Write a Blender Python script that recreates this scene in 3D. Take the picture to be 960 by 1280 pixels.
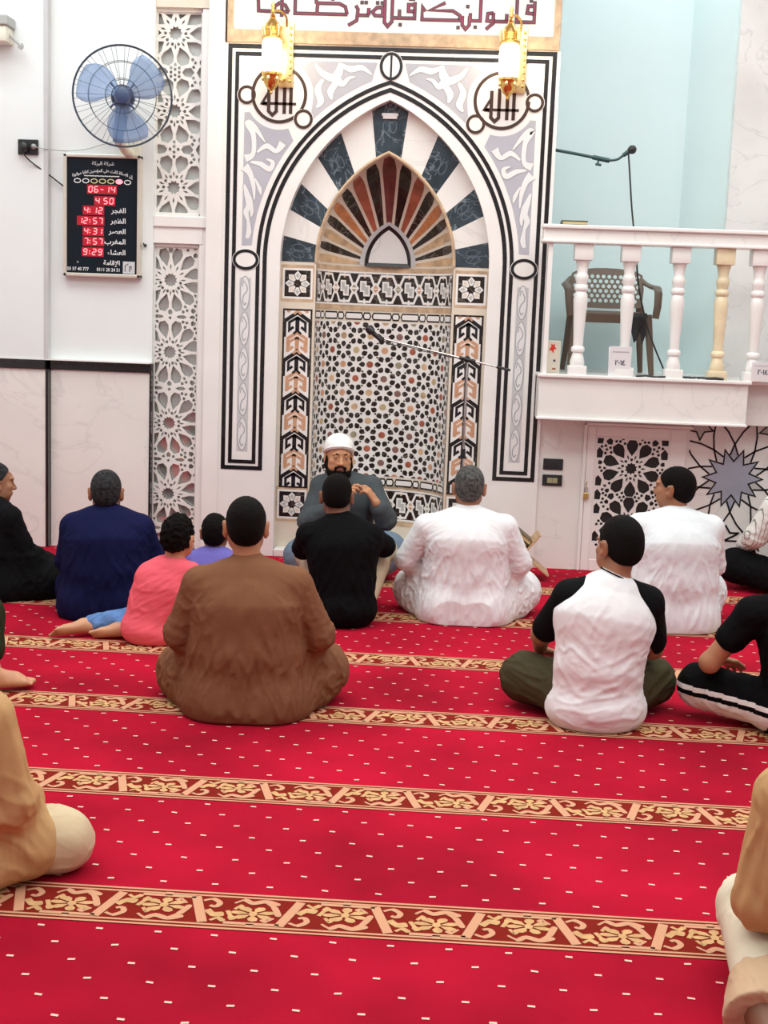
import bpy, bmesh, math, random
import numpy as np
from mathutils import Vector, Matrix
from mathutils.geometry import tessellate_polygon

for _o in list(bpy.data.objects):
    bpy.data.objects.remove(_o)
SC = bpy.context.scene
COL = SC.collection
PI = math.pi
R_ = math.radians
rnd = random.Random(7)

# ------------------------------------------------------------------ camera
PITCH, YAW, ROLL, EYE = 0.146791, 0.050671, 0.037180, 1.55
_f = Vector((-math.sin(YAW) * math.cos(PITCH), math.cos(YAW) * math.cos(PITCH), -math.sin(PITCH)))
_r = Vector((math.cos(YAW), math.sin(YAW), 0))
_u = _r.cross(_f)
_r2 = _r * math.cos(ROLL) + _u * math.sin(ROLL)
_u2 = -_r * math.sin(ROLL) + _u * math.cos(ROLL)
cam_d = bpy.data.cameras.new('camera')
cam = bpy.data.objects.new('camera', cam_d)
COL.objects.link(cam)
cam.matrix_world = Matrix(((_r2.x, _u2.x, -_f.x, 0), (_r2.y, _u2.y, -_f.y, 0), (_r2.z, _u2.z, -_f.z, EYE), (0, 0, 0, 1)))
cam_d.sensor_fit = 'VERTICAL'
cam_d.sensor_height = 36
cam_d.lens = 1620 * 36 / 1280
cam_d.clip_start = 0.05
SC.camera = cam

# ------------------------------------------------------------------ world, light, exposure
SC.view_settings.view_transform = 'Standard'
SC.view_settings.look = 'None'
SC.view_settings.gamma = 1
SC.view_settings.use_curve_mapping = False
SC.view_settings.exposure = -1.17
W = bpy.data.worlds.new('world')
SC.world = W
W.use_nodes = True
W.node_tree.nodes['Background'].inputs[0].default_value = (0.9, 0.95, 1, 1)
W.node_tree.nodes['Background'].inputs[1].default_value = 0.3


def ceiling_lamp(x, y, sx, sy, power, col=(0.915, 1.0, 0.97)):
    l = bpy.data.lights.new('ceiling_light', 'AREA')
    l.shape = 'RECTANGLE'
    l.size, l.size_y = sx, sy
    l.energy = power
    l.color = col
    o = bpy.data.objects.new('ceiling_light', l)
    COL.objects.link(o)
    o.location = (x, y, 4.72)
    return o


for _x in (-2.4, 0, 2.4):
    ceiling_lamp(_x, 6.2, 2.2, 1.6, 130)
    ceiling_lamp(_x, 3.4, 2.2, 1.6, 135)
    ceiling_lamp(_x, 0.4, 2.2, 1.6, 80)
ceiling_lamp(-3.2, 7.2, 1.2, 0.3, 40, (0.8, 0.92, 1))
ceiling_lamp(1.3, 8.6, 0.9, 0.3, 26, (0.80, 0.95, 1))


# ------------------------------------------------------------------ materials
def mat(name, col, rough=0.5, metal=0.0, spec=0.5, noise=0.0, nscale=8.0, bump=0.0, bscale=60.0, emit=None, estr=0.0,
        veins=None, vscale=3.0, trans=0.0, stretch=None, sheen=0.0, alpha=1.0, vstr=0.4):
    m = bpy.data.materials.new(name)
    m.use_nodes = True
    nt = m.node_tree
    b = nt.nodes['Principled BSDF']
    b.inputs['Base Color'].default_value = (*col, 1)
    b.inputs['Roughness'].default_value = rough
    b.inputs['Metallic'].default_value = metal
    b.inputs['Specular IOR Level'].default_value = spec
    if trans:
        b.inputs['Transmission Weight'].default_value = trans
    if sheen:
        b.inputs['Sheen Weight'].default_value = sheen
    if alpha < 1:
        b.inputs['Alpha'].default_value = alpha
    if emit:
        b.inputs['Emission Color'].default_value = (*emit, 1)
        b.inputs['Emission Strength'].default_value = estr
    tc = nt.nodes.new('ShaderNodeTexCoord')
    mp = nt.nodes.new('ShaderNodeMapping')
    nt.links.new(tc.outputs['Object'], mp.inputs[0])
    if stretch:
        mp.inputs['Scale'].default_value = stretch
    src = None
    if noise or veins:
        n = nt.nodes.new('ShaderNodeTexNoise')
        n.inputs['Scale'].default_value = nscale
        n.inputs['Detail'].default_value = 5
        nt.links.new(mp.outputs[0], n.inputs['Vector'])
        rp = nt.nodes.new('ShaderNodeValToRGB')
        a = tuple(max(0, c * (1 - noise)) for c in col)
        c2 = tuple(min(1, c * (1 + noise)) for c in col)
        rp.color_ramp.elements[0].position = 0.3
        rp.color_ramp.elements[1].position = 0.7
        rp.color_ramp.elements[0].color = (*a, 1)
        rp.color_ramp.elements[1].color = (*c2, 1)
        nt.links.new(n.outputs[0], rp.inputs[0])
        src = rp.outputs[0]
        if veins:
            n2 = nt.nodes.new('ShaderNodeTexNoise')
            n2.inputs['Scale'].default_value = vscale
            n2.inputs['Detail'].default_value = 6
            n2.inputs['Distortion'].default_value = 1.6
            nt.links.new(mp.outputs[0], n2.inputs['Vector'])
            r2 = nt.nodes.new('ShaderNodeValToRGB')
            e = r2.color_ramp.elements
            e[0].position, e[0].color = 0.485, (0, 0, 0, 1)
            e[1].position, e[1].color = 0.5, (1, 1, 1, 1)
            e3 = e.new(0.515)
            e3.color = (0, 0, 0, 1)
            nt.links.new(n2.outputs[0], r2.inputs[0])
            mx = nt.nodes.new('ShaderNodeMix')
            mx.data_type = 'RGBA'
            vm = nt.nodes.new('ShaderNodeMath')
            vm.operation = 'MULTIPLY'
            vm.inputs[1].default_value = vstr
            nt.links.new(r2.outputs[0], vm.inputs[0])
            nt.links.new(vm.outputs[0], mx.inputs[0])
            nt.links.new(src, mx.inputs[6])
            mx.inputs[7].default_value = (*veins, 1)
            src = mx.outputs[2]
        nt.links.new(src, b.inputs['Base Color'])
    if bump:
        n3 = nt.nodes.new('ShaderNodeTexNoise')
        n3.inputs['Scale'].default_value = bscale
        n3.inputs['Detail'].default_value = 3
        nt.links.new(mp.outputs[0], n3.inputs['Vector'])
        bp = nt.nodes.new('ShaderNodeBump')
        bp.inputs['Strength'].default_value = bump
        bp.inputs['Distance'].default_value = 0.01
        nt.links.new(n3.outputs[0], bp.inputs['Height'])
        nt.links.new(bp.outputs[0], b.inputs['Normal'])
    return m


M = {}
M['paint'] = mat('wall_paint', (0.80, 0.84, 0.84), 0.6, noise=0.02, nscale=2)
M['paint_blue'] = mat('pale_blue_paint', (0.70, 0.84, 0.85), 0.6, noise=0.02, nscale=2)
M['marble'] = mat('white_marble', (0.82, 0.80, 0.77), 0.25, noise=0.04, nscale=2.2, veins=(0.62, 0.61, 0.6), vscale=1.3)
M['marble_w'] = mat('bright_marble', (0.86, 0.84, 0.82), 0.25, noise=0.03, nscale=4)
M['marble_grey'] = mat('grey_vein_marble', (0.78, 0.77, 0.76), 0.2, noise=0.08, nscale=3, veins=(0.5, 0.5, 0.52), vscale=2.0)
M['marble_honey'] = mat('honey_marble', (0.80, 0.68, 0.46), 0.3, noise=0.15, nscale=6, veins=(0.7, 0.55, 0.35), vscale=5)
M['tan_stone'] = mat('tan_stone', (0.56, 0.40, 0.26), 0.4, noise=0.25, nscale=18, bump=0.1)
M['cream_stone'] = mat('cream_stone', (0.74, 0.66, 0.55), 0.35, noise=0.06, nscale=8)
M['black'] = mat('black_marble', (0.012, 0.012, 0.014), 0.2, noise=0.3, nscale=20)
M['brownblack'] = mat('brown_black_marble', (0.02, 0.014, 0.011), 0.22, noise=0.4, nscale=14, veins=(0.3, 0.27, 0.22), vscale=4)
M['green_marble'] = mat('dark_green_marble', (0.035, 0.055, 0.07), 0.15, noise=0.4, nscale=9, veins=(0.32, 0.38, 0.44), vscale=5, vstr=.6)
M['carving'] = mat('carved_line', (0.085, 0.115, 0.15), 0.3)
M['salmon'] = mat('salmon_stone', (0.60, 0.33, 0.20), 0.35, noise=0.12, nscale=20)
M['orange'] = mat('orange_marble', (0.52, 0.20, 0.075), 0.3, noise=0.3, nscale=16)
M['tan'] = mat('tan_marble', (0.58, 0.40, 0.24), 0.3, noise=0.3, nscale=14)
M['redbrown'] = mat('red_brown_marble', (0.36, 0.10, 0.055), 0.3, noise=0.3, nscale=16)
M['maroon'] = mat('maroon_marble', (0.17, 0.045, 0.04), 0.3, noise=0.3, nscale=16)
M['ochre'] = mat('ochre_stone', (0.50, 0.40, 0.22), 0.35, noise=0.15, nscale=30)
M['olive_stone'] = mat('olive_stone', (0.33, 0.29, 0.20), 0.35, noise=0.15, nscale=30)
M['plum'] = mat('plum_stone', (0.24, 0.13, 0.11), 0.35, noise=0.15, nscale=30)
M['lav'] = mat('lavender_grey', (0.45, 0.45, 0.51), 0.4, noise=0.06, nscale=4)
M['lav2'] = mat('pale_grey_inlay', (0.58, 0.585, 0.60), 0.4, noise=0.06, nscale=6)
M['motif'] = mat('pale_motif', (0.80, 0.79, 0.79), 0.4)
M['motif_line'] = mat('motif_outline', (0.36, 0.37, 0.41), 0.4)
M['grey_in'] = mat('grey_inlay', (0.5, 0.5, 0.48), 0.35)
M['bluegrey'] = mat('blue_grey_inlay', (0.36, 0.37, 0.45), 0.35, noise=0.1, nscale=5)
M['letter'] = mat('letter_paint', (0.08, 0.045, 0.055), 0.4)
M['letter_red'] = mat('letter_crimson', (0.30, 0.03, 0.09), 0.4)
M['brownline'] = mat('dark_brown_inlay', (0.05, 0.02, 0.012), 0.3)
M['lattice'] = mat('white_lattice', (0.80, 0.78, 0.75), 0.5)
M['mirror'] = mat('grey_mirror_glass', (0.62, 0.63, 0.61), 0.05, metal=0.55)
M['greyglass'] = mat('reflection_grey_glass', (0.55, 0.56, 0.54), 0.35)
M['shade_sheet'] = mat('shade_backing', (0.008, 0.007, 0.007), 0.6)
M['gold'] = mat('polished_gold', (0.83, 0.55, 0.17), 0.22, metal=1.0)
M['goldpale'] = mat('pale_gold', (0.85, 0.70, 0.36), 0.35, metal=0.8)
M['glow'] = mat('lit_lamp_glass', (1, 0.95, 0.8), 0.4, emit=(1.0, 0.88, 0.62), estr=12.0)
M['navyplastic'] = mat('navy_plastic', (0.045, 0.075, 0.16), 0.35)
M['bladeblue'] = mat('translucent_blue_blade', (0.25, 0.40, 0.66), 0.2, alpha=0.55)
M['wire'] = mat('dark_wire', (0.05, 0.07, 0.10), 0.4, metal=0.5)
M['ivory'] = mat('ivory_plastic', (0.75, 0.73, 0.62), 0.4)
M['alu'] = mat('champagne_aluminium', (0.72, 0.68, 0.60), 0.35, metal=0.6)
M['screen'] = mat('dark_blue_screen', (0.006, 0.011, 0.018), 0.3, spec=0.2)
M['led'] = mat('red_led', (1, 0.1, 0.12), 0.4, emit=(1.0, 0.32, 0.36), estr=3.6)
M['ledglow'] = mat('red_led_window', (0.25, 0.0, 0.01), 0.4, emit=(0.9, 0.0, 0.03), estr=0.65)
M['white'] = mat('white_print', (0.85, 0.86, 0.87), 0.5)
M['yellowish'] = mat('yellow_print', (0.7, 0.66, 0.35), 0.5)
M['blackplastic'] = mat('black_plastic', (0.015, 0.016, 0.018), 0.4)
M['greyplastic'] = mat('grey_plastic', (0.42, 0.43, 0.42), 0.45)
M['chrome'] = mat('chrome', (0.6, 0.6, 0.6), 0.2, metal=1)
M['tealmetal'] = mat('dark_teal_metal', (0.03, 0.075, 0.075), 0.35, metal=0.3)
M['chair'] = mat('brown_plastic', (0.13, 0.085, 0.06), 0.45)
M['paper'] = mat('white_paper', (0.82, 0.83, 0.85), 0.7)
M['ink'] = mat('dark_ink', (0.03, 0.03, 0.08), 0.6)
M['red'] = mat('red_print', (0.7, 0.04, 0.02), 0.5)
M['greenlid'] = mat('dark_green_cover', (0.03, 0.08, 0.05), 0.5)
M['pages'] = mat('gilt_pages', (0.68, 0.52, 0.25), 0.45, metal=0.2)
M['cover'] = mat('dark_book_cover', (0.10, 0.075, 0.02), 0.45)
M['wood'] = mat('light_wood', (0.55, 0.36, 0.20), 0.5, noise=0.2, nscale=12, stretch=(1, 1, 8))
M['brass'] = mat('brass', (0.6, 0.42, 0.15), 0.35, metal=1)
M['platekey'] = mat('olive_switch_key', (0.36, 0.36, 0.2), 0.4)


def skin(name, c):
    m = mat(name, c, 0.5, noise=0.08, nscale=25, bump=0.05, bscale=150)
    m.node_tree.nodes['Principled BSDF'].inputs['Subsurface Weight'].default_value = 0.08
    m.node_tree.nodes['Principled BSDF'].inputs['Subsurface Radius'].default_value = (0.01, 0.004, 0.002)
    return m


def cloth(name, c, rough=0.85, noise=0.05):
    return mat(name, c, rough, spec=0.1, noise=noise, nscale=14, bump=0.06, bscale=420)


# ------------------------------------------------------------------ object helpers
def tag(o, label, cat, group=None, kind=None):
    o['label'] = label
    o['category'] = cat
    if group:
        o['group'] = group
    if kind:
        o['kind'] = kind
    return o


def empty(name, loc, label, cat, group=None, rotz=0):
    o = bpy.data.objects.new(name, None)
    COL.objects.link(o)
    o.location = loc
    o.rotation_euler = (0, 0, rotz)
    o.empty_display_size = 0.1
    return tag(o, label, cat, group)


class MB:
    """collects faces with material slots, then links them as one mesh object"""

    def __init__(s):
        s.v, s.f, s.mi, s.mats, s.sm = [], [], [], [], []

    def slot(s, m):
        if m not in s.mats:
            s.mats.append(m)
        return s.mats.index(m)

    def face(s, pts, m, smooth=False):
        b = len(s.v)
        s.v += [tuple(p) for p in pts]
        s.f.append(tuple(range(b, b + len(pts))))
        s.mi.append(s.slot(m))
        s.sm.append(smooth)

    def raw(s, verts, faces, m, smooth=False):
        b = len(s.v)
        s.v += [tuple(p) for p in verts]
        k = s.slot(m)
        for f in faces:
            s.f.append(tuple(i + b for i in f))
            s.mi.append(k)
            s.sm.append(smooth)

    def box(s, lo, hi, m, bev=0.0):
        bm = bmesh.new()
        bmesh.ops.create_cube(bm, size=1)
        lo, hi = Vector(lo), Vector(hi)
        c, d = (lo + hi) / 2, hi - lo
        for v in bm.verts:
            v.co = Vector((v.co.x * d.x, v.co.y * d.y, v.co.z * d.z)) + c
        if bev:
            bmesh.ops.bevel(bm, geom=list(bm.edges), offset=bev, segments=2, affect='EDGES', profile=0.5)
        bm.verts.index_update()
        s.raw([v.co[:] for v in bm.verts], [[v.index for v in f.verts] for f in bm.faces], m)
        bm.free()

    def obox(s, c, ax, half, m, bev=0.0):
        """oriented box: ax = three unit vectors"""
        bm = bmesh.new()
        bmesh.ops.create_cube(bm, size=2)
        c = Vector(c)
        for v in bm.verts:
            v.co = Vector((v.co.x * half[0], v.co.y * half[1], v.co.z * half[2]))
        if bev:
            bmesh.ops.bevel(bm, geom=list(bm.edges), offset=bev, segments=2, affect='EDGES', profile=0.5)
        A = [Vector(a) for a in ax]
        bm.verts.index_update()
        s.raw([(c + A[0] * v.co.x + A[1] * v.co.y + A[2] * v.co.z)[:] for v in bm.verts],
              [[v.index for v in f.verts] for f in bm.faces], m)
        bm.free()

    def tube(s, pts, r, m, n=8, closed=False, flat=1.0):
        pts = [Vector(p) for p in pts]
        N = len(pts)
        rr = r if isinstance(r, (list, tuple)) else [r] * N
        verts, faces = [], []
        up = None
        for i, p in enumerate(pts):
            if closed:
                t = pts[(i + 1) % N] - pts[i - 1]
            else:
                t = pts[min(i + 1, N - 1)] - pts[max(i - 1, 0)]
            t.normalize()
            if up is None:
                up = Vector((0, 0, 1)) if abs(t.z) < 0.9 else Vector((0, 1, 0))
            sd = t.cross(up).normalized()
            up = sd.cross(t).normalized()
            for k in range(n):
                a = 2 * PI * k / n
                verts.append((p + sd * math.cos(a) * rr[i] + up * math.sin(a) * rr[i] * flat)[:])
        for i in range(N if closed else N - 1):
            j = (i + 1) % N
            for k in range(n):
                k2 = (k + 1) % n
                faces.append((i * n + k, i * n + k2, j * n + k2, j * n + k))
        if not closed:
            faces.append(tuple(reversed(range(n))))
            faces.append(tuple((N - 1) * n + k for k in range(n)))
        s.raw(verts, faces, m, True)

    def lathe(s, c, prof, m, n=24, axis=(0, 0, 1), sq=None):
        """prof: list of (r, h) along axis from c; sq: set of indices with a square section"""
        ax = Vector(axis).normalized()
        a1 = ax.orthogonal().normalized()
        if abs(ax.z) > 0.99:
            a1 = Vector((1, 0, 0))
        a2 = ax.cross(a1)
        c = Vector(c)
        verts, faces = [], []
        for r, h in prof:
            for k in range(n):
                a = 2 * PI * k / n
                verts.append((c + ax * h + (a1 * math.cos(a) + a2 * math.sin(a)) * r)[:])
        for i in range(len(prof) - 1):
            for k in range(n):
                k2 = (k + 1) % n
                faces.append((i * n + k, i * n + k2, (i + 1) * n + k2, (i + 1) * n + k))
        faces.append(tuple(reversed(range(n))))
        faces.append(tuple((len(prof) - 1) * n + k for k in range(n)))
        s.raw(verts, faces, m, True)

    def sphere(s, c, r, m, n=12):
        rx, ry, rz = r if isinstance(r, (tuple, list)) else (r, r, r)
        verts, faces = [], []
        for i in range(n + 1):
            t = PI * i / n
            for k in range(2 * n):
                a = PI * k / n
                verts.append((c[0] + rx * math.sin(t) * math.cos(a), c[1] + ry * math.sin(t) * math.sin(a), c[2] + rz * math.cos(t)))
        q = 2 * n
        for i in range(n):
            for k in range(q):
                faces.append((i * q + k, (i + 1) * q + k, (i + 1) * q + (k + 1) % q, i * q + (k + 1) % q))
        s.raw(verts, faces, m, True)

    def build(s, name, parent=None, kind=None, autosmooth=True):
        me = bpy.data.meshes.new(name)
        me.from_pydata(s.v, [], s.f)
        for m in s.mats:
            me.materials.append(m)
        me.polygons.foreach_set('material_index', s.mi)
        me.polygons.foreach_set('use_smooth', s.sm)
        me.update()
        bm = bmesh.new()
        bm.from_mesh(me)
        bmesh.ops.remove_doubles(bm, verts=bm.verts, dist=1e-5)
        bm.to_mesh(me)
        bm.free()
        if autosmooth and any(s.sm):
            try:
                me.set_sharp_from_angle(angle=R_(40))
            except Exception:
                pass
        o = bpy.data.objects.new(name, me)
        COL.objects.link(o)
        if parent:
            o.parent = parent
            o.matrix_parent_inverse = Matrix.Identity(4)
        if kind:
            o['kind'] = kind
        return o


def rel(o):
    """children are modelled in world coordinates: bring them into the parent's frame"""
    for ch in o.children:
        if ch.get('_w'):
            continue
        ch.location = Vector(ch.location) - Vector(o.location)
    return o


# ------------------------------------------------------------------ 2D drawing helpers (polygons in a plane, mapped onto a surface)
def cat(pts, n=6, closed=False):
    out = []
    N = len(pts)
    rng = range(N) if closed else range(N - 1)
    for i in rng:
        if closed:
            p0, p1, p2, p3 = pts[i - 1], pts[i], pts[(i + 1) % N], pts[(i + 2) % N]
        else:
            p0, p1, p2, p3 = pts[max(i - 1, 0)], pts[i], pts[i + 1], pts[min(i + 2, N - 1)]
        for k in range(n):
            t = k / n
            out.append(tuple(0.5 * ((2 * p1[a]) + (-p0[a] + p2[a]) * t + (2 * p0[a] - 5 * p1[a] + 4 * p2[a] - p3[a]) * t * t
                                    + (-p0[a] + 3 * p1[a] - 3 * p2[a] + p3[a]) * t ** 3) for a in range(len(p1))))
    if not closed:
        out.append(tuple(pts[-1]))
    return out


def stroke_quads(pts, w, closed=False):
    """quads of a polyline with mitred corners; w: width or list of widths"""
    N = len(pts)
    ws = w if isinstance(w, (list, tuple)) else [w] * N
    L, Rr = [], []
    for i in range(N):
        p = pts[i]
        a = pts[i - 1] if (i > 0 or closed) else None
        b = pts[(i + 1) % N] if (i < N - 1 or closed) else None

        def nrm(q, r):
            dx, dz = r[0] - q[0], r[1] - q[1]
            l = math.hypot(dx, dz) or 1e-9
            return (-dz / l, dx / l)
        if a is None:
            n = nrm(p, b)
            s = 1
        elif b is None:
            n = nrm(a, p)
            s = 1
        else:
            n1, n2 = nrm(a, p), nrm(p, b)
            n = (n1[0] + n2[0], n1[1] + n2[1])
            l = math.hypot(*n)
            if l < 0.3:
                n, s = n1, 1
            else:
                n = (n[0] / l, n[1] / l)
                s = min(2.2, 1 / max(0.3, n[0] * n1[0] + n[1] * n1[1]))
        h = ws[i] / 2 * s
        L.append((p[0] + n[0] * h, p[1] + n[1] * h))
        Rr.append((p[0] - n[0] * h, p[1] - n[1] * h))
    q = []
    for i in range(N if closed else N - 1):
        j = (i + 1) % N
        q.append([Rr[i], Rr[j], L[j], L[i]])
    return q


class Ink:
    """inlay drawn in (u, z); mapped by fn(u, z, lift) -> 3D point"""

    def __init__(s, fn, mb=None):
        s.fn, s.mb = fn, mb or MB()

    def poly(s, pts, m, lift=0.001):
        if len(pts) > 4:
            tri = tessellate_polygon([[Vector((p[0], p[1], 0)) for p in pts]])
            s.mb.raw([s.fn(p[0], p[1], lift) for p in pts], [tuple(t) for t in tri], m)
        else:
            s.mb.face([s.fn(p[0], p[1], lift) for p in pts], m)

    def line(s, pts, w, m, lift=0.002, closed=False, smooth=0):
        if smooth:
            pts = cat(pts, smooth, closed)
        for i_, q in enumerate(stroke_quads(pts, w, closed)):
            v_ = [s.fn(p[0], p[1], lift + 3e-5 * (i_ % 40)) for p in q]
            s.mb.face([v_[0], v_[1], v_[2]], m)
            s.mb.face([v_[0], v_[2], v_[3]], m)

    def rect(s, u0, z0, u1, z1, m, lift=0.001, nu=1):
        for i in range(nu):
            a, b = u0 + (u1 - u0) * i / nu, u0 + (u1 - u0) * (i + 1) / nu
            s.mb.face([s.fn(a, z0, lift), s.fn(b, z0, lift), s.fn(b, z1, lift), s.fn(a, z1, lift)], m)

    def disc(s, c, r, m, lift=0.001, n=20, rz=None, a0=0):
        rz = rz or r
        s.mb.face([s.fn(c[0] + r * math.cos(a0 + 2 * PI * k / n), c[1] + rz * math.sin(a0 + 2 * PI * k / n), lift) for k in range(n)], m)

    def strips(s, pts, m, lift=0.001, du=0.025):
        """polygon cut into narrow strips so that it follows a curved wall"""
        P = pts if area(pts) > 0 else pts[::-1]
        x0, x1 = min(p[0] for p in P), max(p[0] for p in P)
        z0, z1 = min(p[1] for p in P) - 1, max(p[1] for p in P) + 1
        n = max(1, int(math.ceil((x1 - x0) / du)))
        for i in range(n):
            Q = clip_rect(P, x0 + (x1 - x0) * i / n, z0, x0 + (x1 - x0) * (i + 1) / n, z1)
            if len(Q) >= 3:
                s.mb.face([s.fn(p[0], p[1], lift) for p in Q], m)

    def ring(s, c, r, w, m, lift=0.002, n=32, rz=None):
        rz = rz or r
        s.line([(c[0] + r * math.cos(2 * PI * k / n), c[1] + rz * math.sin(2 * PI * k / n)) for k in range(n)], w, m, lift, True)


def circle_pts(c, r, n=32, a0=0, a1=2 * PI):
    return [(c[0] + r * math.cos(a0 + (a1 - a0) * k / n), c[1] + r * math.sin(a0 + (a1 - a0) * k / n)) for k in range(n + 1)]


def clip_rect(poly, x0, z0, x1, z1):
    def cl(P, ax, v, keep):
        out = []
        for i in range(len(P)):
            a, b = P[i - 1], P[i]
            ia, ib = keep * (a[ax] - v) >= 0, keep * (b[ax] - v) >= 0
            if ia != ib:
                t = (v - a[ax]) / (b[ax] - a[ax])
                out.append((a[0] + (b[0] - a[0]) * t, a[1] + (b[1] - a[1]) * t))
            if ib:
                out.append(b)
        return out
    P = poly
    for ax, v, k in ((0, x0, 1), (0, x1, -1), (1, z0, 1), (1, z1, -1)):
        P = cl(P, ax, v, k)
        if len(P) < 3:
            return []
    return P


def area(P):
    return 0.5 * sum(P[i - 1][0] * P[i][1] - P[i][0] * P[i - 1][1] for i in range(len(P)))


def perforated(name, outer, holes, thick, m, place, parent=None):
    """plate with real holes; outline and holes in (u, z), place(u, z, d) -> 3D"""
    from mathutils.geometry import delaunay_2d_cdt
    vs, es = [], []
    for P in [outer] + holes:
        b0 = len(vs)
        vs += [Vector((p[0], p[1])) for p in P]
        es += [(b0 + i, b0 + (i + 1) % len(P)) for i in range(len(P))]
    V, _, F, *_r = delaunay_2d_cdt(vs, es, [], 0, 1e-6)
    keep = []
    for f in F:
        c = (sum(V[i].x for i in f) / len(f), sum(V[i].y for i in f) / len(f))
        if _inside(c, outer) and not any(_inside(c, H) for H in holes):
            keep.append(tuple(f))
    cnt = {}
    for f in keep:
        for i in range(len(f)):
            cnt[(f[i], f[(i + 1) % len(f)])] = 1
    n = len(V)
    verts = [place(v.x, v.y, -thick / 2) for v in V] + [place(v.x, v.y, thick / 2) for v in V]
    faces = keep + [tuple(i + n for i in reversed(f)) for f in keep]
    faces += [(b_, a_, a_ + n, b_ + n) for (a_, b_) in cnt if (b_, a_) not in cnt]
    me = bpy.data.meshes.new(name)
    me.from_pydata(verts, [], faces)
    bm = bmesh.new()
    bm.from_mesh(me)
    bmesh.ops.delete(bm, geom=[v for v in bm.verts if not v.link_faces], context='VERTS')
    bmesh.ops.recalc_face_normals(bm, faces=bm.faces)
    bm.to_mesh(me)
    bm.free()
    me.materials.append(m)
    me.update()
    o = bpy.data.objects.new(name, me)
    COL.objects.link(o)
    if parent:
        o.parent = parent
    return o


def rosette_holes(c, R, N, rot, bar=.007):
    """openings of one N-pointed rosette: star, slots, petals; R = reach of the petals"""
    H = []

    def P(r, a):
        return (c[0] + r * math.cos(a), c[1] + r * math.sin(a))
    st = PI / N
    r0 = 0.22 * R
    H.append([P(r0 * (1.0 if k % 2 == 0 else 0.76), rot + k * st / 1.0) for k in range(2 * N)])
    for k in range(N):
        a = rot + 2 * st * k
        b = a + st

        def hw(r, k):
            return max(.1 * st, (st - bar / (r * R)) * k)
        # petal: narrow towards the star, broad and blunt outside
        H.append([P(0.43 * R, a), P(0.70 * R, a - hw(.70, .98)), P(0.86 * R, a - hw(.86, .92)), P(1.0 * R, a - hw(1.0, .42)),
                  P(1.0 * R, a + hw(1.0, .42)), P(0.86 * R, a + hw(.86, .92)), P(0.70 * R, a + hw(.70, .98))])
        # slot between petals
        H.append([P(0.30 * R, b), P(0.42 * R, b - 0.26 * st), P(0.50 * R, b), P(0.42 * R, b + 0.26 * st)])
    for k in range(N):
        H.append(star_poly(P(1.08 * R, rot + 2 * st * k + st), .015, 5, .45, rot + 2 * st * k + st))
    return H


def _inside(p, P):
    c = False
    for i in range(len(P)):
        a, b = P[i - 1], P[i]
        if (a[1] > p[1]) != (b[1] > p[1]) and p[0] < (b[0] - a[0]) * (p[1] - a[1]) / (b[1] - a[1]) + a[0]:
            c = not c
    return c


def overlap(P, Q):
    if max(p[0] for p in P) < min(q[0] for q in Q) or max(q[0] for q in Q) < min(p[0] for p in P) or max(p[1] for p in P) < min(q[1] for q in Q) or max(q[1] for q in Q) < min(p[1] for p in P):
        return False
    if any(_inside(p, Q) for p in P) or any(_inside(q, P) for q in Q):
        return True

    def o(a, b, c):
        return (b[0] - a[0]) * (c[1] - a[1]) - (b[1] - a[1]) * (c[0] - a[0])
    for i in range(len(P)):
        a, b = P[i - 1], P[i]
        for j in range(len(Q)):
            c, d = Q[j - 1], Q[j]
            if o(a, b, c) * o(a, b, d) < 0 and o(c, d, a) * o(c, d, b) < 0:
                return True
    return False


def fill_gaps(H, c, half, sizes, centres, m=1.45):
    """small kite openings in the spaces that are left, mirrored about the middle of the panel"""
    def kite(x, z, r):
        q = min(centres, key=lambda p: (p[0] - x) ** 2 + (p[1] - z) ** 2)
        a = math.atan2(z - q[1], x - q[0])
        return [(x + r * k * math.cos(a + t), z + r * k * math.sin(a + t)) for k, t in ((1, PI), (.82, -1.9), (.95, -.75), (.95, .75), (.82, 1.9))]
    for r in sizes:
        st = r * .5
        nx, nz = int(half[0] / st), int(half[1] / st)
        for i in range(nx + 1):
            for j in range(nz + 1):
                x, z = c[0] + i * st, c[1] + j * st
                big = kite(x, z, r * m)
                if max(abs(p[0] - c[0]) for p in big) > half[0] + r * .5 or any(overlap(big, h) for h in H):
                    continue
                new = [kite(x, z, r)]
                if i:
                    new.append([(2 * c[0] - p[0], p[1]) for p in new[0]][::-1])
                if j:
                    new += [[(p[0], 2 * c[1] - p[1]) for p in P][::-1] for P in list(new)]
                H += new
    return H


def star_poly(c, r, n=5, q=0.45, rot=PI / 2):
    return [(c[0] + r * (1 if k % 2 == 0 else q) * math.cos(rot + PI * k / n), c[1] + r * (1 if k % 2 == 0 else q) * math.sin(rot + PI * k / n)) for k in range(2 * n)]


# ------------------------------------------------------------------ Arabic lettering: joined letter forms in visual order
_AR = {'ا': 0xFE8D, 'ب': 0xFE8F, 'ة': 0xFE93, 'ت': 0xFE95, 'ج': 0xFE9D, 'ح': 0xFEA1, 'د': 0xFEA9, 'ر': 0xFEAD, 'ز': 0xFEAF, 'س': 0xFEB1, 'ش': 0xFEB5,
       'ص': 0xFEB9, 'ض': 0xFEBD, 'ط': 0xFEC1, 'ظ': 0xFEC5, 'ع': 0xFEC9, 'غ': 0xFECD, 'ف': 0xFED1, 'ق': 0xFED5, 'ك': 0xFED9, 'ل': 0xFEDD, 'م': 0xFEE1,
       'ن': 0xFEE5, 'ه': 0xFEE9, 'و': 0xFEED, 'ي': 0xFEF1, 'ى': 0xFEEF, 'إ': 0xFE87, 'أ': 0xFE83, 'ؤ': 0xFE85}
_NOJOIN = set('اةدرزوىإأؤ')


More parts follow.
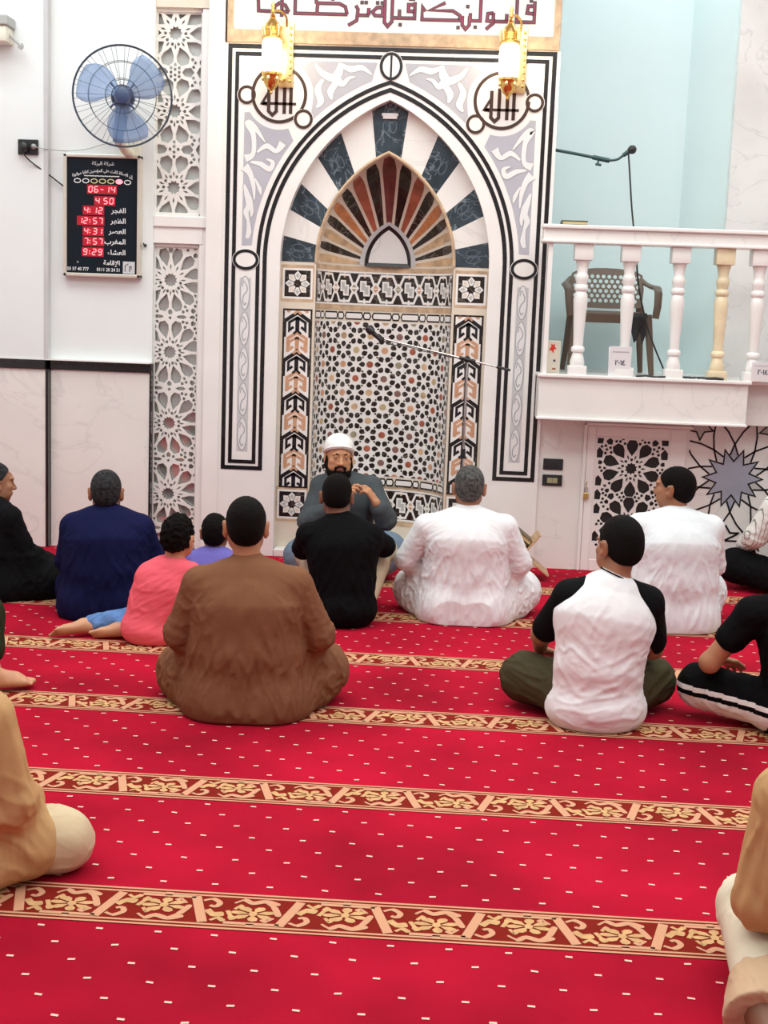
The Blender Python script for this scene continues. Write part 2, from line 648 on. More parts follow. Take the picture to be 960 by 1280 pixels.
def arabic(t):
    out = []
    t = t.replace('لإ', '\u0001')
    for i, ch in enumerate(t):
        if ch == '\u0001':
            pj = i > 0 and (t[i - 1] in _AR) and t[i - 1] not in _NOJOIN
            out.append(chr(0xFEFA if pj else 0xFEF9))
            continue
        if ch not in _AR:
            out.append(ch if ch != 'ء' else '\uFE80')
            continue
        b = _AR[ch]
        pj = i > 0 and (t[i - 1] in _AR) and t[i - 1] not in _NOJOIN
        nj = i < len(t) - 1 and (t[i + 1] in _AR or t[i + 1] == '\u0001') and ch not in _NOJOIN
        out.append(chr(b + (3 if pj and nj else 2 if nj else 1 if pj else 0)))
    return ''.join(reversed(out))


def text_mesh(mb, s, size, place, m, align='CENTER', bold=0.0):
    cu = bpy.data.curves.new('lettering', 'FONT')
    cu.body = s
    cu.size = size
    cu.align_x = align
    cu.offset = bold
    cu.resolution_u = 3
    tmp = bpy.data.objects.new('lettering_tmp', cu)
    COL.objects.link(tmp)
    bpy.context.view_layer.update()
    dg = bpy.context.evaluated_depsgraph_get()
    try:
        me = bpy.data.meshes.new_from_object(tmp.evaluated_get(dg))
        mb.raw([place(v.co.x, v.co.y) for v in me.vertices], [tuple(p.vertices) for p in me.polygons], m)
        bpy.data.meshes.remove(me)
    except RuntimeError:
        pass
    bpy.data.objects.remove(tmp)
    bpy.data.curves.remove(cu)

# ================================================================== the room
YS = 8.29          # front of the marble prayer-niche surround
XC = -0.478        # its axis
ZS = 1.90          # springing of its arch
CEIL = 4.8


def plain(name, lo, hi, m, bev=0.0):
    b = MB()
    b.box(lo, hi, m, bev)
    return b.build(name, kind='structure')


# --- carpeted floor: crimson pile, rows of small dashes, woven border bands
def carpet_material():
    m = mat('crimson_carpet', (0.46, 0.005, 0.028), 0.95, spec=0.1, noise=0.30, nscale=1.6, bump=0.5, bscale=900)
    return m


M['carpet'] = carpet_material()
M['border_red'] = mat('dark_red_weave', (0.25, 0.016, 0.010), 0.95, spec=0.1, bump=0.5, bscale=900)
M['gold_weave'] = mat('gold_weave', (0.72, 0.42, 0.20), 0.95, spec=0.1, noise=0.15, nscale=30, bump=0.5, bscale=900)
M['pink_weave'] = mat('peach_weave', (0.74, 0.38, 0.23), 0.95, spec=0.1, bump=0.5, bscale=900)
M['dash'] = mat('cream_weave', (0.85, 0.55, 0.45), 0.95, spec=0.1)

fl = MB()
fl.box((-4.6, -4.1, -0.12), (4.8, 9.7, 0), M['carpet'])
floor = fl.build('floor', kind='structure')

ROW0, ROWD = 3.1895, 0.87314


def cm(u, y, l):
    return (u, y, l)


bd = Ink(cm)


def carpet_border(yc):
    hw = 0.105
    x0, x1 = -4.5, 4.6
    bd.mb.face([cm(x0, yc - hw, .0012), cm(x1, yc - hw, .0012), cm(x1, yc + hw, .0012), cm(x0, yc + hw, .0012)], M['border_red'])
    for s in (-1, 1):
        bd.line([(x0, yc + s * 0.100), (x1, yc + s * 0.100)], 0.009, M['pink_weave'], .002)
        bd.line([(x0, yc + s * 0.082), (x1, yc + s * 0.082)], 0.009, M['pink_weave'], .002)


def carpet_motif(x, yc, s):
    """one flower unit of the band; s flips it top to bottom"""
    G, Pk = M['gold_weave'], M['pink_weave']

    def T(p):
        return (x + p[0] * .60, yc + s * p[1])

    def L(pts, w, m=Pk, sm=5):
        bd.line([T(p) for p in cat(pts, sm)] if sm else [T(p) for p in pts], w if not isinstance(w, list) else
                [w[min(len(w) - 1, int(i * len(w) / (len(pts) * max(sm, 1))))] for i in range((len(pts) - 1) * sm + 1)], m, .0024)
    # angular strap: runs along one edge then crosses to the other
    L([(-.19, -.068), (.05, -.068)], .014, Pk, 0)
    L([(.05, -.072), (.12, .072)], .026, Pk, 0)
    L([(-.075, -.068), (-.075, -.088)], .02, Pk, 0)
    # flower
    c = (-.075, -.012)
    for k in range(7):
        a = 2 * PI * k / 7 + .3
        bd.poly([T((c[0] + .088 * math.cos(a + q) * r, c[1] + .038 * math.sin(a + q) * r)) for q, r in ((-.36, .75), (-.2, 1.05), (0, 1.15), (.2, 1.05), (.36, .75), (0, .2))], G, .0026)
    bd.poly([T((c[0] + .019 * math.cos(2 * PI * k / 10), c[1] + .014 * math.sin(2 * PI * k / 10))) for k in range(10)], G, .0028)
    # leaves and scrolls
    L([(-.17, .045), (-.13, .066), (-.09, .05), (-.03, .064), (.03, .045)], [.008, .018, .02, .018, .008])
    L([(-.03, .06), (.01, .03), (.04, -.02)], [.014, .018, .008])
    L([(.02, -.03), (-.01, -.05), (-.03, -.04)], [.008, .016, .010])
    L([(.09, -.05), (.13, -.062), (.165, -.04), (.15, -.018), (.125, -.024)], [.010, .016, .016, .012, .008])
    L([(.12, .0), (.155, .025), (.20, .02)], [.020, .026, .012], G)
    L([(.15, .06), (.18, .045), (.21, .062)], [.010, .016, .008], G)
    L([(-.19, .0), (-.165, -.035), (-.15, -.05)], [.012, .020, .010], G)
    L([(-.16, .01), (-.14, .03), (-.125, .01)], [.010, .016, .010], G)


for r in range(-3, 6):
    yc = ROW0 + r * ROWD
    if yc < 0.5:
        continue
    carpet_border(yc)
    n0, n1 = (-14, 15)
    for k in range(n0, n1):
        carpet_motif(0.06 + k * 0.24 + (r % 3) * .05, yc, 1 if (k % 2 == 0) else -1)
border = bd.build if False else bd.mb.build('carpet_border', floor)

ds = MB()
for r in range(-3, 6):
    ya = ROW0 + r * ROWD + 0.105
    yb = ya + ROWD - 0.21
    if yb < 1.2:
        continue
    nrow = 8
    for q in range(nrow):
        y = ya + (q + 0.6) * (yb - ya) / nrow
        for k in range(-24, 25):
            x = k * 0.148 + (0.074 if q % 2 else 0) + (r % 3) * 0.02 + rnd.uniform(-.004, .004) + q * 0.012
            w, h = 0.0088, 0.0042
            sk = rnd.uniform(-.003, .003)
            ds.face([(x - w, y - h, .0016), (x + w, y - h + sk, .0016), (x + w, y + h + sk, .0016), (x - w, y + h, .0016)], M['dash'])
ds.build('carpet_dashes', floor)

# --- walls, ceiling
plain('ceiling', (-4.6, -4.1, CEIL), (4.8, 9.7, CEIL + .15), M['paint'])
plain('wall_front', (-4.6, -4.25, 0), (4.8, -4.1, CEIL), M['paint'])
plain('wall_left', (-4.75, -4.1, 0), (-4.6, 9.7, CEIL), M['paint'])
plain('wall_right', (4.8, -4.1, 0), (4.95, 9.7, CEIL), M['paint'])
plain('wall_back', (-4.6, 9.55, 0), (4.8, 9.7, CEIL), M['paint_blue'])

# wall left of the perforated screens: painted above, marble dado below, black marble trim
b = MB()
b.box((-2.615, YS + .01, 1.225), (-1.953, YS + .4, CEIL), M['paint'])
b.box((-4.6, YS - .045, 1.225), (-2.615, YS + .4, CEIL), M['paint'])
b.box((-2.64, YS - .05, 1.225), (-2.612, YS + .012, CEIL), M['lav2'], .004)  # grey corner strip: shade on the projecting wall's return, put into the colour
b.build('wall_back_left', kind='structure')
b = MB()
b.box((-2.610, YS + .002, 0), (-1.962, YS + .4, 1.158), M['marble'])
b.box((-4.6, YS - .045, 0), (-2.628, YS + .4, 1.158), M['marble'])
b.build('wall_dado_left', kind='structure')
b = MB()
b.box((-2.612, YS - .012, 1.158), (-1.953, YS + .4, 1.218), M['black'], .003)
b.box((-4.6, YS - .058, 1.158), (-2.63, YS + .3, 1.218), M['black'], .003)
b.box((-1.963, YS - .004, 0), (-1.953, YS + .4, 1.16), M['black'])
b.box((-2.630, YS - .05, 0), (-2.612, YS + .3, 1.16), M['black'])
b.box((-4.6, YS - .05, 1.218), (-1.953, YS + .3, 1.226), M['marble_w'])
b.build('trim_1', kind='structure')

# pier and transom around the screens
b = MB()
b.box((-1.612, YS - .01, 0), (-1.512, YS + .4, CEIL), M['marble_w'])
b.box((-1.66, YS + .03, 0), (-1.612, YS + .4, CEIL), M['marble_w'])
b.box((-1.953, YS + .01, 2.085), (-1.612, YS + .4, 2.155), M['marble_w'], .006)
b.box((-1.953, YS + .025, 1.985), (-1.64, YS + .4, 2.09), M['marble_w'])
b.box((-1.953, YS + .02, 3.42), (-1.612, YS + .4, 3.52), M['cream_stone'])
b.box((-1.953, YS + .16, 3.52), (-1.6, YS + .4, CEIL), M['paint'])
b.build('wall_screen_surround', kind='structure')


def screen_place(u, z, d):
    return (u, YS + .075 + d, z)


def fit_holes(H, x0, z0, x1, z1):
    out = []
    for P in H:
        if area(P) < 0:
            P = P[::-1]
        Q = clip_rect(P, x0, z0, x1, z1)
        if len(Q) >= 3 and abs(area(Q)) > 2.5e-5:
            if not any(overlap(Q, o_) or (abs(Q[0][0] - o_[0][0]) < 1e-6 and abs(Q[0][1] - o_[0][1]) < 1e-6) for o_ in out):
                out.append(Q)
    return out


def hexa(c, a, h):
    return [(c[0] - a, c[1]), (c[0] - a * .45, c[1] - h), (c[0] + a * .55, c[1] - h * .8), (c[0] + a, c[1]), (c[0] + a * .55, c[1] + h * .8), (c[0] - a * .45, c[1] + h)]


def mirror_hex(c, a, h):
    return [(2 * c[0] - x, z) for x, z in hexa(c, a, h)]


def lattice_screen(x0, x1, z0, z1, cs, R, N, rot, xc, label):
    e = empty('lattice_screen', ((x0 + x1) / 2, YS + .075, z0), label, 'screen', 'white lattice screens beside the niche')
    H = []
    for z in cs:
        H += rosette_holes((xc, z), R, N, rot)
    d = cs[1] - cs[0]
    for z in [cs[0] - d] + list(cs):
        zm = z + d / 2
        H.append(star_poly((xc, zm), .017, 4, .5))
        for sx in (-1, 1):
            if N == 10:
                H.append((hexa if sx < 0 else mirror_hex)((xc + sx * .083, zm), .040, .030))
                H.append(star_poly((xc + sx * .128, zm + .052), .019))
                H.append(star_poly((xc + sx * .128, zm - .052), .019))
                H.append((hexa if sx > 0 else mirror_hex)((xc + sx * .172, zm), .035, .032))
            else:
                H.append((hexa if sx < 0 else mirror_hex)((xc + sx * .075, zm), .034, .012))
                H.append(star_poly((xc + sx * .110, zm + .040), .016, 4, .5))
                H.append(star_poly((xc + sx * .110, zm - .040), .016, 4, .5))
                H.append((hexa if sx < 0 else mirror_hex)((xc + sx * .145, zm), .020, .012))
    H = fit_holes(H, x0 + .006, z0 + .02, x1 - .012, z1 - .03)
    H = fit_holes(H + [P for z in cs for P in fill_gaps(list(H), (xc, z + d / 2), (.19, d / 2), (.020, .013), [(xc, z), (xc, z + d)])], x0 + .006, z0 + .02, x1 - .012, z1 - .03)
    perforated('lattice', [(x0, z0), (x1, z0), (x1, z1), (x0, z1)], H, .018, M['lattice'], screen_place, e)
    g = MB()
    g.box((x0, YS + .105, z0), (x1, YS + .112, z1), M['greyglass'] if N == 10 else M['mirror'])  # upper pane is coloured pale grey in place of reflecting the white room
    g.build('backing_glass', e)['label'] = 'grey glass behind the lattice, reflection painted into the upper pane'
    f = MB()
    f.box((x1 - .012, YS + .05, z0), (x1 + .012, YS + .1, z1), M['lattice'], .003)
    f.box((x0, YS + .05, z1 - .022), (x1 + .012, YS + .1, z1 + .004), M['lattice'], .003)
    f.box((x0, YS + .05, z0 - .004), (x1 + .012, YS + .1, z0 + .018), M['lattice'], .003)
    f.build('frame', e)
    return rel(e)


lattice_screen(-1.953, -1.660, 2.158, 3.42, [2.335, 2.805, 3.275], .202, 10, 0.0, -1.838, 'upper white lattice screen of ten-pointed stars, behind the wall fan')
lattice_screen(-1.953, -1.660, 0.02, 1.985, [-.085, .37, .835, 1.295, 1.755], .204, 12, R_(15), -1.850, 'lower tall white lattice screen with twelve-pointed stars, right of the marble dado')


# ================================================================== the prayer niche (mihrab)
def arch_rho(th, a, h):
    c = (h * h - a * a) / (2 * a)
    Rr = a + c
    ct = abs(math.cos(th))
    return -c * ct + math.sqrt(Rr * Rr - c * c * math.sin(th) ** 2)


def arch_pts(a, h, n=40, a0=0.0, a1=PI):
    out = []
    for k in range(n + 1):
        t = a0 + (a1 - a0) * k / n
        r = arch_rho(t, a, h)
        out.append((r * math.cos(t), ZS + r * math.sin(t)))
    return out


AO, HO = .66, 1.0      # opening
AI, HI = .437, .69     # inner niche arch
YP = YS + .085         # set-back plane inside the opening
DEP = .36
mih = empty('mihrab', (XC, YS, 0), 'arched marble prayer niche with inlaid surround in the middle of the wall', 'prayer niche')


def fS(u, z, l):
    return (XC + u, YS - l, z)


def fP(u, z, l):
    return (XC + u, YP - l, z)


# surround slab with the arched opening
out = [(-1.035, 0.0), (-AO, 0.0)] + [p for p in reversed(arch_pts(AO, HO))] + [(AO, 0.0), (1.035, 0.0), (1.035, 3.215), (-1.035, 3.215)]
perforated('surround', out, [], .085, M['marble_w'], lambda u, z, d: (XC + u, YS + .0425 + d, z), mih)

# black line inlay of the surround
ink = Ink(fS)
K = M['black']


def leg_lines(s):
    # two nested outlines of the side leg that run on into the arch lines
    pass


for (a, h, fo, ft, zb, w) in ((.757, 1.058, 1.0, 3.195, .572, .026), (.800, 1.103, .955, 3.150, .612, .024)):
    arc = arch_pts(a, h, 48)
    pts = [(fo, ZS), (fo, zb), (a, zb)] + arc + [(-a, zb), (-fo, zb), (-fo, ft), (fo, ft)]
    ink.line(pts, w, K, .0025, True)
ink.mb.build('black_line_inlay', mih)

# medallions: circles, side ovals, top oval
BR = M['brownline']


def medallion(q, r, rz, w, m, disc_m, l, bar=False):
    med = Ink(fS)
    med.disc(q, r + .013, M['marble_w'], l, 40, rz + .013)
    med.ring(q, r, w, m, l + .0013, 48, rz)
    if bar:
        med.line([(q[0], q[1] - .068), (q[0], q[1] + .067)], .012, m, l + .0013)
    med.mb.build('medallion_ring', mih)


for s in (-1, 1):
    medallion((s * .69, 2.912), .165, .165, .020, BR, .178, .0016)
    medallion((s * .892, 2.905), .048, .048, .018, BR, 0, .0030)
    medallion((s * .535, 2.768), .050, .050, .018, BR, 0, .0030)
    medallion((s * .878, 1.897), .073, .055, .019, K, 0, .0032)
medallion((0, 3.098), .062, .075, .018, K, 0, .0032, True)

# the word written in each medallion
for s in (-1, 1):
    w = Ink(fS)
    cx, cz = s * .69 + .012, 2.885

    def A(pts, wd=.021):
        w.line([(cx + x, cz + z) for x, z in pts], wd, BR, .004)
    A([(.062, .095), (.062, -.088)])
    A([(.022, .095), (.022, -.088)])
    A([(-.028, .10), (-.028, -.075), (-.052, -.098), (-.076, -.075), (-.076, .085)])
    A([(.095, -.028), (-.118, -.028), (-.08, .035)], .016)
    A([(-.118, -.028), (-.076, -.032)], .022)
    A([(.05, .10), (.074, .10)], .012)
    A([(.010, .10), (.034, .10)], .012)
    w.mb.build('medallion_script', mih)

# lavender panels and pale arabesques of the spandrels
sp = Ink(fS)
LIFT = [0.0]
MO = M['motif']
for s in (-1, 1):
    arc_o = arch_pts(.845, 1.150, 60)

    def S(p):
        return (s * p[0], p[1])
    # side spandrel
    side = [(.905, 1.985), (.905, 2.80)] + [(.69 + .212 * math.cos(t), 2.912 + .212 * math.sin(t)) for t in [-.55 - i * .12 for i in range(12)]]
    low = [p for p in arc_o if p[0] > 0 and 1.985 < p[1] < 2.655]
    side = side + [(x, z) for x, z in reversed(low)] + [(.842, 1.985)]
    side = [p for i, p in enumerate(side) if i == 0 or math.hypot(p[0] - side[i - 1][0], p[1] - side[i - 1][1]) > .004]
    sp.poly([S(p) for p in side], M['lav'], .0012)
    # top spandrel
    lowt = [p for p in arc_o if .11 < p[0] < .50]
    top = [(.085, 3.118), (.50, 3.118)] + [(.69 + .212 * math.cos(t), 2.912 + .212 * math.sin(t)) for t in [2.25 + i * .13 for i in range(9)]] + [p for p in lowt]
    sp.poly([S(p) for p in top], M['lav'], .0012)

    def V(pts, wd, sm=6):
        pp = cat(pts, sm)
        n = len(pp)
        ws = []
        for i in range(n):
            t = i / (n - 1) * (len(wd) - 1)
            k = min(int(t), len(wd) - 2)
            ws.append(wd[k] + (wd[k + 1] - wd[k]) * (t - k))
        pp = [S(p) for p in pp]
        LIFT[0] += .00004
        sp.line(pp, [x + .008 for x in ws], M['motif_line'], .0014 + LIFT[0])
        sp.line(pp, ws, MO, .0024 + LIFT[0])
    # side arabesque: serpent stem with lobes, leaf flags
    V([(.875, 2.03), (.862, 2.07), (.868, 2.14), (.882, 2.19), (.868, 2.235), (.878, 2.30), (.897, 2.36)], [.022, .034, .018, .036, .030, .036, .012])
    V([(.872, 2.31), (.855, 2.27), (.846, 2.20), (.850, 2.165)], [.010, .022, .024, .010])
    V([(.897, 2.47), (.862, 2.43), (.838, 2.35), (.832, 2.27)], [.06, .036, .026, .008])
    V([(.83, 2.40), (.80, 2.34), (.79, 2.30)], [.008, .026, .006])
    V([(.895, 2.52), (.845, 2.55), (.845, 2.66), (.875, 2.73), (.83, 2.70), (.77, 2.62)], [.05, .028, .030, .050, .030, .006])
    V([(.86, 2.50), (.80, 2.49), (.74, 2.46), (.72, 2.50), (.76, 2.52)], [.012, .030, .034, .026, .008])
    V([(.82, 2.56), (.76, 2.60), (.70, 2.57), (.66, 2.62)], [.012, .032, .026, .050])
    # top arabesque: leaf toward the centre, ribbon, drooping lobes
    V([(.115, 3.045), (.18, 3.085), (.25, 3.075), (.31, 3.10)], [.006, .034, .040, .016])
    V([(.31, 3.11), (.325, 3.05), (.36, 3.02), (.43, 3.05), (.47, 3.10)], [.028, .055, .050, .036, .016])
    V([(.34, 3.03), (.30, 2.985), (.26, 3.02), (.22, 3.03)], [.05, .034, .022, .008])
    V([(.33, 3.00), (.37, 2.94), (.36, 2.89)], [.036, .044, .010])
    V([(.42, 3.01), (.45, 2.95), (.43, 2.88), (.455, 2.84)], [.018, .040, .044, .010])
sp.mb.build('spandrel_arabesque', mih)

# long scroll panels of the legs
for s in (-1, 1):
    k = Ink(fS)
    k.rect(s * .878 - .036, .680, s * .878 + .036, 1.785, M['lav2'], .0012)
    for i in range(5):
        zc = .80 + i * .225 - .01
        body = [(s * .878 + .030 * math.cos(t), zc + .105 * math.sin(t)) for t in [2 * PI * q / 24 for q in range(24)]]
        k.poly(body, MO, .0018)
        k.line(body, .005, M['motif_line'], .0026, True)
        k.line([(s * .878 + x, zc + z) for x, z in cat([(.004, .055), (.014, .035), (.012, .010), (-.006, -.012), (-.014, -.045), (-.004, -.075), (.010, -.06)], 5)], .006, M['motif_line'], .0028)
        k.line([(s * .878 + x, zc + z) for x, z in cat([(.004, .055), (-.010, .075), (-.016, .04)], 5)], .005, M['motif_line'], .0028)
    k.mb.build('scroll_panel', mih)

# set-back plane: chevron panels below, two-coloured voussoirs above
b = MB()
inner = arch_pts(AI, HI, 40)
outer = arch_pts(AO + .03, HO + .03, 40)
for i in range(40):
    b.face([fP(*inner[i], 0), fP(*outer[i], 0), fP(*outer[i + 1], 0), fP(*inner[i + 1], 0)], M['cream_stone'])
for s in (-1, 1):
    b.face([fP(s * AI, 0, 0), fP(s * (AO + .03), 0, 0), fP(s * (AO + .03), ZS, 0), fP(s * AI, ZS, 0)], M['cream_stone'])
b.build('inner_jamb', mih)

NV = 13
for i in range(NV):
    v = Ink(fP)
    a0, a1 = PI * i / NV, PI * (i + 1) / NV
    m = M['green_marble'] if i % 2 == 0 else M['marble']
    n = 6

    def ri(t):
        return arch_rho(t, AI + .012, HI + .012)

    def ro(t):
        return arch_rho(t, AO + .002, HO + .002)
    pi_ = [(ri(t) * math.cos(t), ZS + ri(t) * math.sin(t)) for t in [a0 + (a1 - a0) * q / n for q in range(n + 1)]]
    po = [(ro(t) * math.cos(t), ZS + ro(t) * math.sin(t)) for t in [a0 + (a1 - a0) * q / n for q in range(n + 1)]]
    for q in range(n):
        v.mb.face([fP(*pi_[q], .002), fP(*po[q], .002), fP(*po[q + 1], .002), fP(*pi_[q + 1], .002)], m)
    if i % 2 == 0:
        # carved interlace: two loops and a stem
        am = (a0 + a1) / 2
        rm = (ri(am) + ro(am)) / 2
        er, et = (math.cos(am), math.sin(am)), (-math.sin(am), math.cos(am))

        def C(a, t):
            return ((rm + a) * er[0] + t * et[0], ZS + (rm + a) * er[1] + t * et[1])
        for sg in (-1, 1):
            v.line([C(.036 * math.cos(t) * 1.1 + .0, sg * .022 + .020 * math.sin(t)) for t in [2 * PI * q / 16 for q in range(16)]], .006, M['carving'], .003, True)
        v.line([C(.055, -.03), C(.02, 0), C(.055, .03)], .006, M['carving'], .003)
        v.line([C(-.06, 0), C(.06, 0)], .005, M['carving'], .003)
    v.mb.build('voussoir', mih)

# crown stone tablet hung at the top of the arch
b = MB()
b.box((XC - .045, YP - .02, 2.795), (XC + .045, YP - .004, 2.825), M['marble_w'], .004)
b.box((XC - .052, YP - .022, 2.812), (XC + .052, YP - .005, 2.830), M['marble_w'], .004)
b.tube([(XC - .045, YP - .015, 2.83), (XC - .052, YP - .01, 2.87)], .0018, M['blackplastic'], 5)
b.tube([(XC + .045, YP - .015, 2.83), (XC + .048, YP - .01, 2.87)], .0018, M['blackplastic'], 5)
b.build('hanging_tablet', mih)


def chevron_panel(s):
    k = Ink(fP)
    u0, u1 = s * (AI + AO) / 2 - .083, s * (AI + AO) / 2 + .083
    uc = (u0 + u1) / 2
    z0, z1 = .455, 1.590
    k.rect(u0 - .012, z0 - .012, u1 + .012, z1 + .012, M['brownblack'], .0012)
    k.rect(u0, z0, u1, z1, M['marble_w'], .0018)
    n = 9
    d = (z1 - z0) / n

    def cl(P):
        return clip_rect(P if area(P) > 0 else P[::-1], u0, z0, u1, z1)

    def L(pts, w, m, l):
        for q in stroke_quads([(uc + a * .083, zz) for a, zz in pts], w):
            c = cl(q)
            if len(c) >= 3:
                k.mb.face([k.fn(p[0], p[1], l) for p in c], m)
    for i in range(-1, n + 1):
        zb = z0 + (i + .5) * d
        m = M['black'] if (i % 2 == 0) else M['salmon']
        if i % 2 == 0:
            # dark border zigzag hugging both sides of the black unit
            L([(-1.02, zb - .105), (-1.0, zb - .005), (0, zb + .052), (1.0, zb - .005), (1.02, zb - .105)], .024, m, .0026)
        else:
            L([(-.72, zb - .075), (-.72, zb + .012), (0, zb + .050), (.72, zb + .012), (.72, zb - .075)], .020, m, .0024)
        # arrow with hooks
        L([(-.30, zb - .040), (-.62, zb - .062), (-.62, zb - .012), (0, zb + .020), (.62, zb - .012), (.62, zb - .062), (.30, zb - .040)], .017, m, .0028)
        L([(0, zb + .02), (0, zb - .062)], .026, m, .0028)
        L([(-.30, zb - .085), (0, zb - .062), (.30, zb - .085)], .015, m, .0028)
    k.mb.build('chevron_panel', mih)


def rosette_tile(s, zc):
    k = Ink(fP)
    uc = s * (AI + AO) / 2 + s * .006
    h = .083
    k.rect(uc - .105, zc - .115, uc + .105, zc + .118, M['tan_stone'], .0010)
    k.rect(uc - h - .014, zc - h - .014, uc + h + .014, zc + h + .014, M['marble_w'], .0016)
    k.rect(uc - h, zc - h, uc + h, zc + h, M['brownblack'], .0022)
    P = []
    for q in range(16):
        r = .080 if q % 2 == 0 else .060
        P.append((uc + r * math.cos(PI * q / 8), zc + r * math.sin(PI * q / 8)))
    k.poly(P, M['marble_w'], .0028)
    for q in range(8):
        a = PI * q / 4
        k.poly([(uc + r * math.cos(a + t), zc + r * math.sin(a + t)) for r, t in ((.034, 0), (.052, .26), (.070, 0), (.052, -.26))], M['cream_stone'] if q % 2 else M['grey_in'], .0034)
        k.line([(uc + .03 * math.cos(a + .39), zc + .03 * math.sin(a + .39)), (uc + .06 * math.cos(a + .39), zc + .06 * math.sin(a + .39))], .004, M['brownblack'], .0034)
    k.poly([(uc + (.030 if q % 2 else .022) * math.cos(PI * q / 8), zc + (.030 if q % 2 else .022) * math.sin(PI * q / 8)) for q in range(16)], M['brownblack'], .0038)
    k.mb.build('rosette_tile', mih)


for s in (-1, 1):
    chevron_panel(s)
    for zc in (1.762, .335):
        rosette_tile(s, zc)

# niche shell: half-elliptic wall, pointed scallop above
L_ARC = 1.258


def fN(s, z, l):
    ph = PI * min(max(s, 0), L_ARC) / L_ARC
    return (XC - (AI - l) * math.cos(ph), YP + (DEP - l) * math.sin(ph), z)


def fD(u, z, l):
    zz = max(z - ZS, 1e-4)
    th = math.atan2(zz, u)
    rho = arch_rho(th, AI, HI)
    t = min(1.0, math.hypot(u, zz) / rho)
    return (XC + u, YP + DEP * math.sqrt(max(0, 1 - t * t)) - l, z)


sh = MB()
NA, NZ = 48, 8
for i in range(NA):
    for j in range(NZ):
        sh.face([fN(L_ARC * i / NA, ZS * j / NZ, 0), fN(L_ARC * (i + 1) / NA, ZS * j / NZ, 0), fN(L_ARC * (i + 1) / NA, ZS * (j + 1) / NZ, 0), fN(L_ARC * i / NA, ZS * (j + 1) / NZ, 0)], M['cream_stone'], True)
NT = 14
for i in range(NA):
    for j in range(NT):
        def dp(i, j):
            th = PI * i / NA
            t = math.sin(PI / 2 * j / NT)
            r = arch_rho(th, AI, HI) * t
            return (XC + r * math.cos(th), YP + DEP * math.sqrt(max(0, 1 - t * t)), ZS + r * math.sin(th))
        sh.face([dp(i, j), dp(i, j + 1), dp(i + 1, j + 1), dp(i + 1, j)], M['cream_stone'], True)
sh.build('niche_shell', mih)

# scallop fan of coloured wedges
fan = Ink(fD)
order = ['tan', 'brownblack', 'tan', 'brownblack', 'orange', 'brownblack', 'redbrown', 'brownblack', 'maroon']
cols = order + order[-2::-1]
NW = len(cols)
for i, cn in enumerate(cols):
    a0, a1 = PI * i / NW, PI * (i + 1) / NW

    def pt(th, f):
        r0 = arch_rho(th, .175, .275)
        r1 = arch_rho(th, AI, HI) * .985
        r = r0 + (r1 - r0) * f
        return r * math.cos(th), ZS + r * math.sin(th)
    g0, g1 = .030, .030
    nr = 9
    for q in range(nr):
        f0, f1 = q / nr, (q + 1) / nr

        def edge(f, side):
            x, z = pt((a0 + a1) / 2, f)
            r = math.hypot(x, z - ZS)
            half = (a1 - a0) / 2 - .0095 / max(r, .05)
            if f > .93:
                half *= .62
            elif f > .8:
                half *= .95
            return pt((a0 + a1) / 2 + side * half, f)
        for sa, sb in ((-1, 0), (0, 1)):
            fan.mb.face([fD(*edge(f0, sa), .002), fD(*edge(f1, sa), .002), fD(*edge(f1, sb), .002), fD(*edge(f0, sb), .002)], M[cn])
fan.mb.build('scallop_wedges', mih)
fn2 = Ink(fD)
sm = arch_pts(.135, .235, 24)
fn2.poly([(x, z + .012) for x, z in sm], M['marble_grey'], .004)
fn2.line([(x, z + .012) for x, z in arch_pts(.140, .240, 24)], .026, M['black'], .005, True)
fn2.line([(x, z + .004) for x, z in arch_pts(.172, .272, 24)], .026, M['lav2'], .003)
fn2.mb.build('small_arch_panel', mih)
# rope edging of the scallop
rp = MB()
rp.tube([(XC + x, YP - .004, z) for x, z in arch_pts(AI + .002, HI + .002, 48)], .011, M['tan_stone'], 8)
rp.build('scallop_edging', mih)

